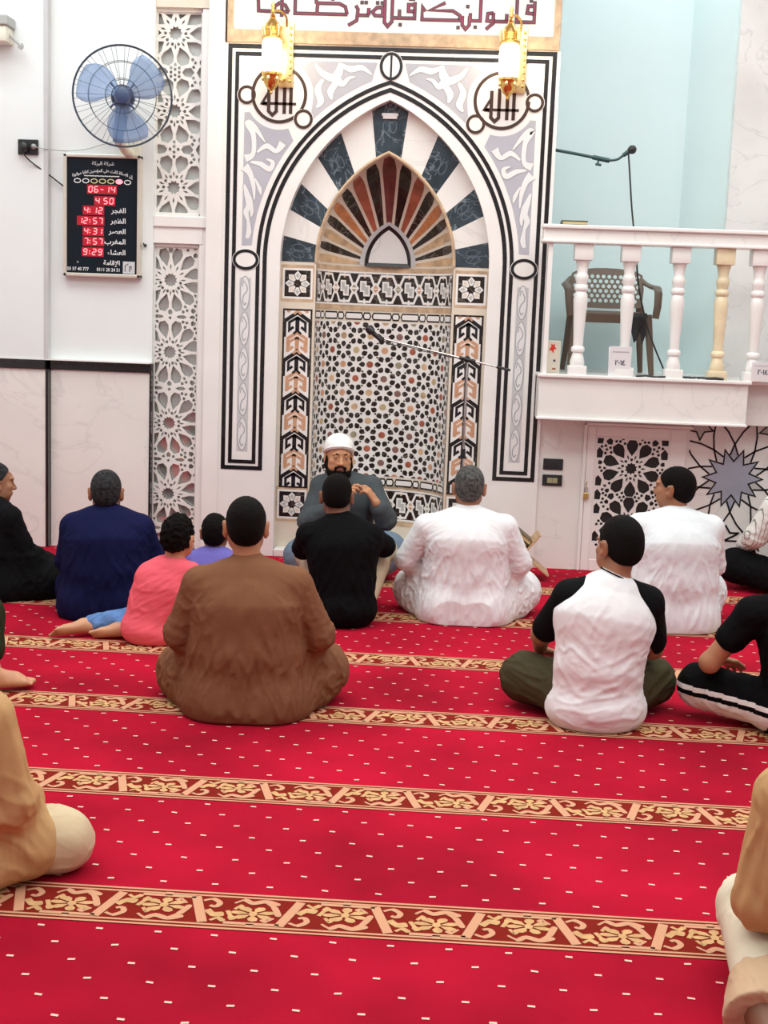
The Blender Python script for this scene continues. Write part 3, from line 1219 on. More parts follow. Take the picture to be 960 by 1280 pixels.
# strapwork bands (upper and lower)
for z0, z1 in ((1.655, 1.850), (.215, .405)):
    k = Ink(fN)
    zc, h = (z0 + z1) / 2, (z1 - z0) / 2
    k.rect(0, z0 - .05, L_ARC, z1 + .045, M['tan_stone'], .002, 40)
    k.rect(0, z0 - .012, L_ARC, z1 + .012, M['marble_w'], .003, 40)
    k.rect(0, z0, L_ARC, z1, M['brownblack'], .004, 40)
    n = 9
    d = L_ARC / n
    for i in range(n):
        x = i * d
        xm = x + d / 2
        m2 = 'salmon' if i % 2 == 0 else 'olive_stone'
        # straps crossing at the unit borders, flat along the edge in the middle
        for sg in (-1, 1):
            k.line([(x - .0, zc - sg * .0), (x + .035, zc + sg * (h - .012)), (xm, zc + sg * (h - .012)), (x + d - .035, zc + sg * (h - .012)), (x + d, zc)], .015, M['marble_w'], .0052)
            k.line([(xm, zc + sg * h), (xm, zc + sg * (h - .03))], .012, M['tan_stone'] if sg > 0 else M['marble_w'], .0050)
        # stepped light piece in the middle
        k.poly([(xm - .030, zc + .050), (xm + .012, zc + .050), (xm + .012, zc + .022), (xm + .034, zc + .022), (xm + .034, zc - .050), (xm - .008, zc - .050), (xm - .008, zc - .022), (xm - .030, zc - .022)], M['marble_w'], .0052)
        k.poly([(xm - .020, zc + .038), (xm + .002, zc + .038), (xm + .002, zc + .012), (xm + .024, zc + .012), (xm + .024, zc - .038), (xm + .002, zc - .038), (xm + .002, zc - .012), (xm - .020, zc - .012)], M['grey_in'], .006)
        # diamond at the crossing
        if i:
            k.poly([(x - .034, zc), (x, zc - .042), (x + .034, zc), (x, zc + .042)], M['marble_w'], .0062)
            k.poly([(x - .020, zc), (x, zc - .027), (x + .020, zc), (x, zc + .027)], M[m2], .0070)
    k.mb.build('strapwork_band', mih)

# chain bands above and below the mosaic
for zc in (1.572, .462):
    k = Ink(fN)
    k.rect(0, zc - .036, L_ARC, zc + .036, M['cream_stone'], .002, 40)
    n = 7
    d = L_ARC / n
    for i in range(n):
        x = i * d
        for cx, hw in ((x + d * .36, d * .30), (x + d * .84, d * .10)):
            k.strips([(cx - hw - .010, zc), (cx - hw, zc - .026), (cx, zc - .026), (cx + hw, zc - .026), (cx + hw + .010, zc), (cx + hw, zc + .026), (cx, zc + .026), (cx - hw, zc + .026)], M['black'], .003)
            k.strips([(cx - hw - .001, zc), (cx - hw + .004, zc - .016), (cx, zc - .016), (cx + hw - .004, zc - .016), (cx + hw + .001, zc), (cx + hw - .004, zc + .016), (cx, zc + .016), (cx - hw + .004, zc + .016)], M['marble_w'], .004)
    k.mb.build('chain_band', mih)

# star-and-petal mosaic
k = Ink(fN)
k.rect(0, .498, L_ARC, 1.536, M['marble_w'], .002, 48)
ncol, nrow = 14, 11
da, dz = L_ARC / ncol, (1.536 - .498) / nrow
palette = ['redbrown', 'tan', 'ochre', 'plum', 'olive_stone', 'salmon', 'tan', 'redbrown']
R0, R1 = .498 + .004, 1.536 - .004


def mp(P, m, l=.003):
    Q = clip_rect(P if area(P) > 0 else P[::-1], .004, R0, L_ARC - .004, R1)
    if len(Q) >= 3:
        k.mb.face([fN(p[0], p[1], l) for p in Q], m)


for i in range(ncol + 1):
    for j in range(nrow + 1):
        cx, cz = i * da, .498 + j * dz
        if (i + j) % 2 == 0:
            mp([(cx + .0225 * math.cos(PI * q / 4 + .39), cz + .0225 * math.sin(PI * q / 4 + .39)) for q in range(8)], M[palette[rnd.randrange(len(palette))]])
        else:
            a0 = 0 if j % 2 == 0 else PI / 2
            for q in range(6):
                a = a0 + q * PI / 3
                er, et = (math.cos(a), math.sin(a)), (-math.sin(a), math.cos(a))

                def Q(r, t):
                    return (cx + r * er[0] + t * et[0], cz + r * er[1] + t * et[1])
                mp([Q(.021, -.003), Q(.036, -.0165), Q(.049, -.0165), Q(.059, -.006), Q(.059, .006), Q(.049, .0165), Q(.036, .0165), Q(.021, .003)], M['brownblack'])
        # small square in each cell
        mx, mz = cx + da / 2, cz + dz / 2
        mp([(mx - .008, mz), (mx, mz - .008), (mx + .008, mz), (mx, mz + .008)], M['brownblack'])
k.mb.build('star_mosaic', mih)

# marble step at the foot of the niche
b = MB()
n = 24
top = [(XC - .62 * math.cos(PI * i / n), YP + .02 + .34 * math.sin(PI * i / n)) for i in range(n + 1)]
b.box((XC - .655, YS - .02, 0), (XC + .655, YP + .36, .05), M['marble_w'], .006)
b.build('niche_step', mih)
rel(mih)

# --- inscription panel above the niche
ins = empty('inscription_panel', (XC, YS, 3.215), 'marble inscription panel with dark Arabic verse and tan stone border, above the niche', 'inscription')
b = MB()
zt = 3.80
b.box((XC - 1.02, YS - .02, 3.215), (XC + 1.025, YS + .085, 3.293), M['tan_stone'], .004)
b.box((XC - 1.02, YS - .02, zt), (XC + 1.025, YS + .085, zt + .07), M['tan_stone'], .004)
b.box((XC - 1.02, YS - .02, 3.29), (XC - .985, YS + .085, zt + .02), M['tan_stone'], .004)
b.box((XC + .985, YS - .02, 3.29), (XC + 1.025, YS + .085, zt + .02), M['tan_stone'], .004)
b.build('border', ins)
b = MB()
b.box((XC - .985, YS + .0, 3.29), (XC + .985, YS + .085, zt), M['marble_w'])
b.build('panel', ins)
k = Ink(lambda u, z, l: (u, YS - l, z))


def from_crop(x, y, ox, sc):
    """letter-drawing grid of the inscription: grid units to metres on the panel"""
    px, py = ox + x / sc, y / sc
    return (-0.473 + (px - 492.0) * 0.004935, 3.475 - py * 0.00493 + (px - 492) * 0.0000)


def kuf(pts, ox, sc, w=.022):
    P = [from_crop(x, y, ox, sc) for x, y in pts]
    k.line(P, w, M['letter'], .003)
    k.line(P, w * .30, M['letter_red'], .0036)


def kdot(x, y, ox, sc):
    c = from_crop(x, y, ox, sc)
    k.rect(c[0] - .011, c[1] - .011, c[0] + .011, c[1] + .011, M['letter'], .003)


for pts in ([(810, -25), (810, 85), (715, 85), (715, -70)], [(810, 42), (770, 38), (775, 2), (810, 2)], [(670, 85), (575, 85)], [(662, 85), (662, 45)],
            [(590, 40), (590, 95), (552, 128)], [(590, 42), (560, 46), (556, 84), (590, 84)], [(520, -40), (520, 85), (466, 85), (466, 45)],
            [(462, 60), (462, 108), (443, 130), (424, 108), (424, 60)], [(425, 85), (205, 85), (205, 18), (222, 42)], [(410, 85), (410, 60), (370, 36), (245, 36), (330, -5)],
            [(165, -5), (165, 80), (45, 80)], [(165, 44), (130, 44), (130, 10), (165, 10)], [(82, 80), (82, 35)], [(42, -40), (42, 100), (20, 125), (2, 105), (2, -30)]):
    kuf(pts, 480, 4.364)
for d in ((450, 12), (402, 122), (495, 118), (88, 115), (790, -25), (140, -20), (155, -20)):
    kdot(*d, 480, 4.364)
for pts in ([(955, 78), (905, 78), (888, 58), (915, 32), (950, 30), (950, 78)], [(870, 78), (800, 78)], [(866, 78), (866, 35)], [(788, 22), (802, 45), (796, 108), (745, 138)],
            [(740, 76), (425, 76), (425, -60)], [(738, 76), (726, 32), (690, 15), (560, 15), (556, 76)], [(552, 20), (548, -40)],
            [(388, 70), (205, 66), (200, -60)], [(388, 70), (366, 32), (330, 20), (300, 40), (302, 68)], [(345, 98), (345, -5), (330, -15)]):
    kuf(pts, 280, 4.8)
for d in ((918, 5), (946, 5), (850, 5), (825, 5), (650, -12)):
    kdot(*d, 280, 4.8)
k.mb.build('lettering', ins)
rel(ins)

# --- wall to the right of the niche: recess with the preacher's balcony
b = MB()
b.box((XC + 1.035, YS + .02, 0), (1.93, 9.2, .985), M['marble'])
b.box((1.93, YS + .02, 0), (4.8, 9.2, .985), M['marble'])
b.build('wall_under_balcony', kind='structure')
b = MB()
b.box((.44, 9.2, 1.2), (1.6, 9.4, CEIL), M['paint_blue'])
b.box((.44, YS + .08, 1.2), (.5575, 9.3, CEIL), M['paint'])
b.build('wall_recess', kind='structure')
b = MB()
z0, z1 = 1.2, CEIL
P = [(1.49, 9.2), (1.715, 8.80), (1.9, 8.9), (1.7, 9.35)]
for i in range(4):
    a, c = P[i], P[(i + 1) % 4]
    b.face([(a[0], a[1], z0), (c[0], c[1], z0), (c[0], c[1], z1), (a[0], a[1], z1)], M['paint_blue'])
b.build('wall_recess_side', kind='structure')
plain('wall_above_niche', (-1.612, YS + .09, 3.3), (.5, YS + .4, CEIL), M['paint'])
plain('pillar_right', (1.715, 8.72, 1.2), (4.8, 9.3, CEIL), M['marble_grey'])

# star inlay of the lower wall at the right
si = empty('star_inlay_panel', (1.79, YS + .02, .228), 'large grey star outlined in black on the lower marble wall, right of the lattice gate', 'wall inlay')
k = Ink(lambda u, z, l: (u, YS + .02 - l, z))


def star_design(cx, cz):
    N = 10
    X0, X1, Z0, Z1 = 1.505, 2.08, .228, .984

    def pt(r, deg):
        return (cx + r * math.cos(R_(deg)), cz + r * math.sin(R_(deg)))

    def cl(P):
        return clip_rect(P if area(P) > 0 else P[::-1], X0, Z0, X1, Z1)

    def LN(pts, w=.011, closed=False):
        for q in stroke_quads(pts, w, closed):
            c = cl(q)
            if len(c) >= 3:
                k.mb.face([k.fn(p[0], p[1], .003) for p in c], M['black'])
    star = []
    for q in range(N):
        star += [pt(.108, 90 + 36 * q), pt(.188, 108 + 36 * q)]
    k.poly(star, M['bluegrey'], .0012)
    for q in range(N):
        a = 90 + 36 * q
        k.poly([pt(.108, a), pt(.150, a - 9.5), pt(.218, a), pt(.150, a + 9.5)], M['bluegrey'] if q in (0, 5) else M['grey_in'] if q in (3, 7) else M['lav2'], .0016)
    LN(star, .010, True)
    for q in range(N):
        a = 90 + 36 * q
        for sg in (-1, 1):
            # edge of the kite runs through its apex and out into the next field, then bends along the petal
            LN([pt(.150, a - sg * 9.5), pt(.218, a), pt(.300, a + sg * 9), pt(.40, a + sg * 18)], .011)
    return LN, cl


LN, CLp = star_design(1.79, .637)
for c in ((1.568, .958), (2.02, .958), (1.568, .30)):
    P = CLp(star_poly(c, .085, 5, .5, -PI / 2))
    if len(P) > 2:
        k.poly(P, M['grey_in'], .0016)
    LN(star_poly(c, .085, 5, .5, -PI / 2), .010, True)
for pts in ([(1.50, .978), (1.80, .978)], [(1.56, .984), (2.08, .984)], [(1.68, .232), (1.86, .232)], [(1.68, .285), (1.735, .285), (1.765, .335)], [(1.86, .285), (1.80, .285), (1.768, .335)],
            [(1.69, .28), (1.765, .232), (1.85, .28)]):
    LN(pts, .012)
k.mb.build('star_lines', si)
rel(si)

# ================================================================== balcony
bal = empty('balcony', (1.2, 8.1, 0.99), 'white marble preacher balcony with turned baluster railing, right of the niche', 'balcony')
b = MB()
b.box((.515, 8.03, .985), (1.785, 9.2, 1.245), M['marble'], .003)
b.box((1.785, 8.16, .985), (4.2, 9.2, 1.245), M['marble'], .003)
b.build('balcony_slab', bal)
b = MB()
b.box((.505, 8.005, 1.243), (1.80, 9.2, 1.264), M['marble_w'], .005)
b.box((1.80, 8.06, 1.243), (4.2, 9.2, 1.2638), M['marble_w'], .005)
b.box((.508, 8.010, .984), (1.79, 8.12, 1.000), M['marble_w'], .004)
b.build('slab_edging', bal)
b = MB()
b.box((.495, 8.02, 2.068), (3.2, 8.15, 2.138), M['marble'], .006)
b.box((.488, 8.00, 2.136), (3.2, 8.165, 2.160), M['marble_w'], .006)
b.box((.490, 8.005, 2.052), (3.2, 8.16, 2.070), M['marble_w'], .005)
b.build('rail', bal)
b = MB()
b.box((.530, 8.03, 1.262), (.558, 8.14, 2.055), M['marble_w'], .003)
b.build('end_post', bal)
prof = [(.040, .052), (.045, .062), (.044, .085), (.036, .115), (.030, .135), (.040, .142), (.043, .155), (.040, .168), (.030, .176), (.031, .22), (.036, .32), (.042, .42),
        (.044, .46), (.038, .492), (.032, .505), (.040, .512), (.043, .525), (.040, .538), (.032, .548), (.038, .575), (.042, .592), (.036, .607), (.031, .622), (.036, .660), (.046, .700)]
for i, x in enumerate((.745, 1.03, 1.33, 1.595, 1.81, 2.09, 2.37, 2.65)):
    b = MB()
    m = M['marble_honey'] if i == 3 else M['marble_w']
    b.box((x - .056, 8.085 - .056, 1.262), (x + .056, 8.085 + .056, 1.318), m, .004)
    b.lathe((x, 8.085, 1.262), prof, m, 20)
    b.box((x - .056, 8.085 - .056, 1.955), (x + .056, 8.085 + .056, 2.055), m, .004)
    o = b.build('baluster', bal)
    if i == 3:
        o['label'] = 'honey-coloured baluster'
rel(bal)

# lattice gate below the balcony
YG = YS + .02
gate = empty('lattice_gate', (1.18, YG, 0), 'low white gate with perforated star lattice over a dark opening, below the balcony', 'gate')
b = MB()
for lo, hi in (((.858, YG - .018, 0), (.912, YG, .935)), ((1.385, YG - .018, 0), (1.485, YG, .935)), ((.912, YG - .018, .872), (1.385, YG, .935)), ((.912, YG - .018, 0), (1.385, YG, .075))):
    b.box(lo, hi, M['marble_w'], .004)
b.build('gate_frame', gate)
b = MB()
b.box((.835, YG - .028, 0), (.856, YG, .955), M['marble_w'], .004)
b.box((.835, YG - .028, .937), (1.52, YG, .957), M['marble_w'], .004)
b.build('gate_surround', gate)
b = MB()
b.box((.905, YG - .004, .07), (1.392, YG - .001, .88), M['shade_sheet'])  # black sheet on the wall, colour standing in for unlit space
b.build('shade_backing', gate)['label'] = 'black sheet painted as the unlit space behind the lattice'
H = []
gx0, gx1, gz0, gz1 = .912, 1.385, .075, .872
cxg = 1.146
for zc in (.672, .305):
    H += rosette_holes((cxg, zc), .183, 10, PI / 2, .008)
zm = (.672 + .305) / 2
H.append([(cxg - .045, zm), (cxg - .02, zm - .014), (cxg + .02, zm - .014), (cxg + .045, zm), (cxg + .02, zm + .014), (cxg - .02, zm + .014)])
for sx in (-1, 1):
    for dz in (-.32, -.23, -.14, -.05, .04, .13, .22, .31):
        z = .53 + dz + .015
        H.append([(cxg + sx * .206 + .028 * a, z + .038 * c) for a, c in ((-.9, .2), (-.7, -.8), (.7, -.8), (.9, .2), (0, 1))])
    for dz in (.672 + .125, .672 - .125, .305 + .125, .305 - .125):
        H.append(star_poly((cxg + sx * .165, dz), .022))
    H.append(star_poly((cxg + sx * .085, zm), .02))
H = fit_holes(H, gx0 + .012, gz0 + .012, gx1 - .012, gz1 - .012)
H = fit_holes(fill_gaps(H, (cxg, zm), (.215, .36), (.036, .026, .018, .012), [(cxg, .672), (cxg, .305)], 1.3), gx0 + .012, gz0 + .012, gx1 - .012, gz1 - .012)
perforated('gate_lattice', [(gx0, gz0), (gx1, gz0), (gx1, gz1), (gx0, gz1)], H, .008, M['lattice'], lambda u, z, d: (u, YG - .011 + d, z), gate)
rel(gate)

lock = empty('padlock', (.868, YG - .04, .47), 'small brass padlock hanging on the left edge of the lattice gate', 'padlock')
b = MB()
b.box((.852, YG - .046, .468), (.884, YG - .030, .508), M['brass'], .004)
b.build('lock_body', lock)
b = MB()
b.tube([(.860, YG - .038, .505), (.860, YG - .038, .535), (.864, YG - .038, .545), (.872, YG - .038, .545), (.876, YG - .038, .535), (.876, YG - .038, .505)], .003, M['chrome'], 8)
b.tube([(.868, YG - .046, .54), (.868, YG - .018, .545), (.868, YG - .018, .575)], .004, M['brass'], 8)
b.build('shackle', lock)
rel(lock)

for z, nm, lab in ((.678, 'upper', 'upper black wall plate left of the lattice gate'), (.575, 'lower', 'lower black switch plate with pale keys, left of the lattice gate')):
    e = empty('switch_plate', (.65, YG, z - .036), lab, 'switch plate')
    b = MB()
    b.box((.588, YG - .012, z - .036), (.714, YG, z + .036), M['blackplastic'], .004)
    b.build('plate', e)
    b = MB()
    if nm == 'lower':
        b.box((.618, YG - .016, z - .018), (.684, YG - .011, z + .016), M['platekey'], .002)
        b.box((.650, YG - .0165, z - .018), (.6515, YG - .0155, z + .016), M['blackplastic'])
    else:
        b.box((.612, YG - .0145, z - .022), (.690, YG - .011, z + .022), M['blackplastic'], .002)
    b.build('key', e)
    rel(e)

# plastic chair on the balcony
ch = empty('plastic_chair', (.98, 8.68, 1.264), 'brown plastic armchair with round-holed back, on the balcony behind the balusters', 'chair')
cx, cy, cz = .985, 8.66, 1.264
MC = M['chair']
holes = []
for r in range(6):
    for c in range(-7, 8):
        x = c * .038 + (.019 if r % 2 else 0)
        z = .47 + r * .032
        if abs(x) < .215:
            holes.append([(x + .0135 * math.cos(-2 * PI * k / 10), z + .0135 * math.sin(-2 * PI * k / 10)) for k in range(10)][::-1])
outl = [(-.235, .43), (-.12, .42), (0, .418), (.12, .42), (.235, .43), (.245, .55), (.235, .645), (.19, .672), (.08, .685), (0, .688), (-.08, .685), (-.19, .672), (-.235, .645), (-.245, .55)]
perforated('backrest', outl, holes, .014, MC, lambda u, z, d: (cx + u, cy + .20 + (z - .43) * .28 - .35 * u * u * 1.6 + d, cz + z), ch)
b = MB()
b.obox((cx, cy - .02, cz + .375), [(1, 0, 0), (0, .995, .06), (0, -.06, .995)], (.225, .21, .016), MC, .012)
b.obox((cx, cy - .225, cz + .352), [(1, 0, 0), (0, 1, 0), (0, 0, 1)], (.225, .012, .03), MC, .008)
b.build('seat', ch)
for s in (-1, 1):
    b = MB()
    b.tube([(cx + s * .232, cy + .27, cz + .62), (cx + s * .262, cy + .20, cz + .585), (cx + s * .285, cy + .08, cz + .565), (cx + s * .29, cy - .10, cz + .555), (cx + s * .285, cy - .2, cz + .52), (cx + s * .28, cy - .235, cz + .44), (cx + s * .27, cy - .24, cz + .36)],
           [.020, .024, .028, .028, .026, .024, .022], MC, 10, flat=.55)
    b.build('armrest', ch)
    for f in (-1, 1):
        b = MB()
        y0 = cy + (.20 if f > 0 else -.225)
        b.tube([(cx + s * .225, y0 - f * .01, cz + (.44 if f > 0 else .38)), (cx + s * .245, y0 + f * .02, cz + .18), (cx + s * .262, y0 + f * .045, cz + .001)], [.026, .022, .017], MC, 8, flat=.7)
        b.build('leg', ch)
rel(ch)

bl = MB()
pts = []
nx, nz = 7, 6
for i in range(nx + 1):
    for j in range(nz + 1):
        u, v = i / nx, j / nz
        zz = 1.655 - v * (.17 + .05 * math.sin(i * 2.3) - .02 * i / nx)
        pts.append((1.07 + .13 * u, 8.415 - .012 * math.sin(i * 1.7 + v * 2) * v, zz))
bl.raw(pts, [(i * (nz + 1) + j, (i + 1) * (nz + 1) + j, (i + 1) * (nz + 1) + j + 1, i * (nz + 1) + j + 1) for i in range(nx) for j in range(nz)], M['blackplastic'], True)
o = bl.build('black_cloth')
sm_ = o.modifiers.new('thick', 'SOLIDIFY')
sm_.thickness = .006
tag(o, 'ragged black cloth hanging over the front edge of the chair seat', 'cloth')

# calendars, carton, book on the rail
for x0, x1, h, lab, n in ((.933, 1.066, .182, 'white desk calendar standing at the foot of the second baluster', 1), (1.795, 1.925, .118, 'white desk calendar at the far end of the balcony edge', 2)):
    e = empty('desk_calendar', ((x0 + x1) / 2, 8.02, 1.264), lab, 'calendar', 'desk calendars on the balcony edge')
    ys = 8.012
    b = MB()
    b.obox(((x0 + x1) / 2, ys + .012, 1.264 + h / 2), [(1, 0, 0), (0, .99, .14), (0, -.14, .99)], ((x1 - x0) / 2, .0015, h / 2), M['paper'])
    b.build('front_sheet', e)
    b = MB()
    b.obox(((x0 + x1) / 2, ys + .042, 1.264 + h / 2 - .002), [(1, 0, 0), (0, .99, -.17), (0, .17, .98)], ((x1 - x0) / 2, .0015, h / 2 - .004), M['paper'])
    b.build('rear_sheet', e)
    b = MB()

    def pl(u, v, l=0):
        t = v - h / 2
        return ((x0 + x1) / 2 + u, ys + .012 - .0024 - .14 * t, 1.264 + h / 2 + .99 * t)
    text_mesh(b, '٢٠١٤', .042, lambda u, v: pl(u, v + h * .38), M['ink'], bold=.001)
    b.face([pl(-.05, h * .80), pl(.05, h * .80), pl(.05, h * .83), pl(-.05, h * .83)], M['lav'])
    b.build('printed_number', e)
    rel(e)
e = empty('small_carton', (.60, 8.2, 1.264), 'small pale carton with red print, in the corner behind the railing', 'box')
b = MB()
b.box((.566, 8.17, 1.264), (.648, 8.24, 1.463), M['cream_stone'], .003)
b.build('carton', e)
k = Ink(lambda u, z, l: (u, 8.17 - l, z))
k.poly([(.575, 1.405), (.590, 1.43), (.586, 1.445), (.602, 1.437), (.612, 1.447), (.610, 1.425), (.622, 1.415), (.606, 1.408), (.603, 1.385), (.592, 1.402)], M['red'], .001)
k.mb.build('printing', e)
k = Ink(lambda u, z, l: (u, 8.17 - l, z))
k.disc((.612, 1.34), .008, M['ink'], .001, 8)
k.mb.build('printing', e)
k = Ink(lambda u, z, l: (u, 8.17 - l, z))
k.rect(.600, 1.285, .622, 1.295, M['redbrown'], .001)
k.mb.build('printing', e)
rel(e)
e = empty('thin_book', (.675, 8.08, 2.16), 'thin green-covered book lying on the left end of the balcony rail', 'book')
b = MB()
b.box((.605, 8.03, 2.163), (.752, 8.14, 2.182), M['pages'])
b.build('pages', e)
b = MB()
b.box((.600, 8.026, 2.160), (.757, 8.144, 2.164), M['greenlid'])
b.box((.600, 8.026, 2.181), (.757, 8.144, 2.186), M['greenlid'])
b.box((.600, 8.026, 2.160), (.604, 8.144, 2.186), M['greenlid'])
b.build('cover', e)
rel(e)

# microphone arm over the balcony, with cable
e = empty('boom_microphone', (.56, 8.5, 2.63), 'dark green microphone boom reaching out over the balcony', 'microphone')
b = MB()
b.tube([(.555, 8.46, 2.652), (.70, 8.44, 2.628), (.86, 8.42, 2.598)], .010, M['tealmetal'], 10)
b.tube([(.80, 8.43, 2.610), (.905, 8.415, 2.590)], .015, M['tealmetal'], 12)
b.build('boom', e)
b = MB()
b.tube([(.835, 8.42, 2.60), (.835, 8.42, 2.572)], .006, M['tealmetal'], 8)
b.tube([(.818, 8.42, 2.568), (.855, 8.42, 2.562)], .008, M['tealmetal'], 8)
b.build('clamp_knob', e)
b = MB()
b.tube(cat([(.90, 8.415, 2.591), (.95, 8.41, 2.598), (.985, 8.405, 2.622), (1.005, 8.40, 2.638)], 5), .008, M['tealmetal'], 8)
b.tube([(.985, 8.405, 2.622), (1.02, 8.40, 2.648)], [.013, .015], M['tealmetal'], 10)
b.build('gooseneck', e)
b = MB()
b.lathe((1.015, 8.40, 2.645), [(.014, 0), (.020, .008), (.027, .022), (.027, .034), (.020, .047), (.008, .054)], M['blackplastic'], 16, (.86, -.1, .5))
b.build('microphone_head', e)
b = MB()
b.box((.5575, 8.44, 2.62), (.566, 8.48, 2.68), M['blackplastic'], .003)
b.build('wall_bracket', e)
rel(e)
b = MB()
b.tube(cat([(1.018, 8.40, 2.630), (1.035, 8.40, 2.50), (1.06, 8.40, 2.30), (1.095, 8.36, 2.05), (1.13, 8.34, 1.80), (1.20, 8.31, 1.55), (1.285, 8.27, 1.35), (1.33, 8.25, 1.272), (1.40, 8.2, 1.270), (1.46, 8.1, 1.270)], 6), .0055, M['blackplastic'], 8)
tag(b.build('microphone_cable'), 'black cable hanging from the boom microphone down to the balcony floor', 'cable')
b = MB()
P = []
for i in range(60):
    t = i / 59
    P.append((1.40 + .20 * t + .02 * math.sin(i * .9), 8.028 + .014 * math.cos(i * 1.1), 1.270 + .006 * abs(math.sin(i * .7))))
b.tube(P, .0045, M['blackplastic'], 6)
b.tube([(1.52, 8.02, 1.27), (1.58, 8.022, 1.275), (1.63, 8.02, 1.270)], .008, M['blackplastic'], 8)
b.tube([(1.10, 8.02, 1.268), (1.16, 8.02, 1.275), (1.22, 8.025, 1.268), (1.28, 8.03, 1.272)], .006, M['blackplastic'], 8)
tag(b.build('cable_bundle'), 'tangled black cable lying along the balcony edge', 'cable')


# ================================================================== gold wall lanterns
def lantern(x, px, zo, label):
    y = 8.135
    e = empty('wall_lantern', (px, YS, 2.93 + zo), label, 'wall lamp', 'gold lanterns on the niche surround')
    G, GP = M['gold'], M['goldpale']
    b = MB()
    z0, z1 = 2.95 + zo, 3.345 + zo
    b.box((px - .045, YS - .026, z0), (px + .045, YS, z1), GP, .008)
    for i in range(9):
        zz = z0 + .04 + i * (z1 - z0 - .08) / 8
        b.sphere((px + .028, YS - .026, zz), (.010, .006, .010), G, 6)
        b.sphere((px - .028, YS - .026, zz), (.010, .006, .010), G, 6)
    b.build('back_plate', e)
    b = MB()
    b.tube(cat([(px, YS - .02, 3.31 + zo), (px, YS - .06, 3.36 + zo), ((px + x) / 2, YS - .11, 3.385 + zo), (x, y, 3.372 + zo)], 6), .007, G, 8)
    b.build('bracket', e)
    b = MB()
    b.tube(cat([(px, YS - .02, 3.0 + zo), ((px + x) / 2, YS - .07, 2.985 + zo), (x, y + .03, 3.0 + zo)], 6), .007, G, 8)
    b.build('bracket', e)
    b = MB()
    b.lathe((x, y, 3.205 + zo), [(.052, 0), (.060, .006), (.060, .020), (.050, .028), (.050, .055), (.056, .060), (.052, .072), (.040, .095), (.024, .115), (.014, .128), (.018, .138), (.010, .150), (.014, .165), (.008, .185), (.012, .20), (.003, .225)], G, 20)
    for i in range(8):
        a = 2 * PI * i / 8
        b.tube([(x + .056 * math.cos(a), y + .056 * math.sin(a), 3.225 + zo), (x + .064 * math.cos(a), y + .064 * math.sin(a), 3.275 + zo), (x + .050 * math.cos(a), y + .050 * math.sin(a), 3.29 + zo)], .005, GP, 6)
    b.build('crown', e)
    b = MB()
    b.lathe((x, y, 3.015 + zo), [(.046, 0), (.058, .015), (.062, .05), (.062, .14), (.058, .178), (.050, .192)], M['glow'], 24)
    b.build('lamp_glass', e)['label'] = 'glowing glass body'
    b = MB()
    b.lathe((x, y, 2.905 + zo), [(.004, -.018), (.010, -.008), (.006, .0), (.016, .008), (.030, .022), (.044, .045), (.052, .070), (.056, .090), (.060, .094), (.060, .108), (.048, .112)], G, 20)
    for i in range(6):
        a = 2 * PI * i / 6 + .3
        b.sphere((x + .054 * math.cos(a), y + .054 * math.sin(a), 2.975 + zo), (.010, .010, .014), GP, 6)
    b.build('bowl', e)
    l = bpy.data.lights.new('lantern_bulb', 'POINT')
    l.energy = 16
    l.color = (1, .80, .50)
    l.shadow_soft_size = .06
    lo = bpy.data.objects.new('lantern_bulb', l)
    COL.objects.link(lo)
    lo.location = (x - e.location.x, y - .11 - e.location.y, 3.12 + zo - e.location.z)
    lo['_w'] = 1
    lo.parent = e
    return rel(e)


lantern(-1.196, -1.128, 0, 'gold lantern over the first medallion, by the lattice screens, lit')
lantern(.240, .305, .006, 'gold lantern over the second medallion, on the balcony side, lit')


# ================================================================== wall fan
fc = Vector((-2.07, 7.97, 2.823))
fn_ = Vector((.22, -.96, -.10)).normalized()
fx = Vector((0, 0, 1)).cross(fn_).normalized() * 1.0
fz = fn_.cross(fx).normalized()
e = empty('wall_fan', (-2.10, YS, 2.58), 'large blue wall fan in a dark wire cage, above the prayer time board', 'fan')


def FP(r, a, d=0.0):
    return fc + fx * (r * math.cos(a)) + fz * (r * math.sin(a)) + fn_ * d


b = MB()
RF = .292
for r, d, w in ((RF, 0, .006), (RF, .015, .004), (.20, .048, .0018), (.10, .06, .0018), (.062, .062, .003), (.20, -.05, .0018), (.10, -.062, .0018)):
    b.tube([FP(r, 2 * PI * k / 48, d) for k in range(48)], w, M['wire'], 6, True)
for k in range(22):
    a = 2 * PI * k / 22
    b.tube([FP(.06, a, .062), FP(.15, a, .058), FP(.25, a, .032), FP(RF, a, .008)], .0012, M['wire'], 5)
    b.tube([FP(.06, a + .1, -.068), FP(.15, a + .1, -.062), FP(.25, a + .1, -.035), FP(RF, a + .1, 0)], .0012, M['wire'], 5)
b.build('cage', e)
for k in range(3):
    b = MB()
    a0 = 2 * PI * k / 3 + .5
    vs, fs = [], []
    na, nr = 8, 8
    for i in range(nr + 1):
        for j in range(na + 1):
            t = i / nr
            r = .04 + t * .232
            hw = .95 * math.sin(PI * min(1, .22 + t * .62)) ** .6 * (1 - .15 * t ** 6) * 1.35
            a = a0 + (j / na - .5) * 1.05 * hw + .25 * t
            vs.append(FP(r, a, .022 * (j / na - .5) * 1.6)[:])
    for i in range(nr):
        for j in range(na):
            q = i * (na + 1) + j
            fs.append((q, q + 1, q + na + 2, q + na + 1))
    b.raw(vs, fs, M['bladeblue'], True)
    o = b.build('blade', e)
    sm_ = o.modifiers.new('thick', 'SOLIDIFY')
    sm_.thickness = .003
b = MB()
b.lathe(fc, [(.046, -.03), (.05, 0), (.05, .035), (.044, .062), (.03, .068)], M['navyplastic'], 24, fn_)
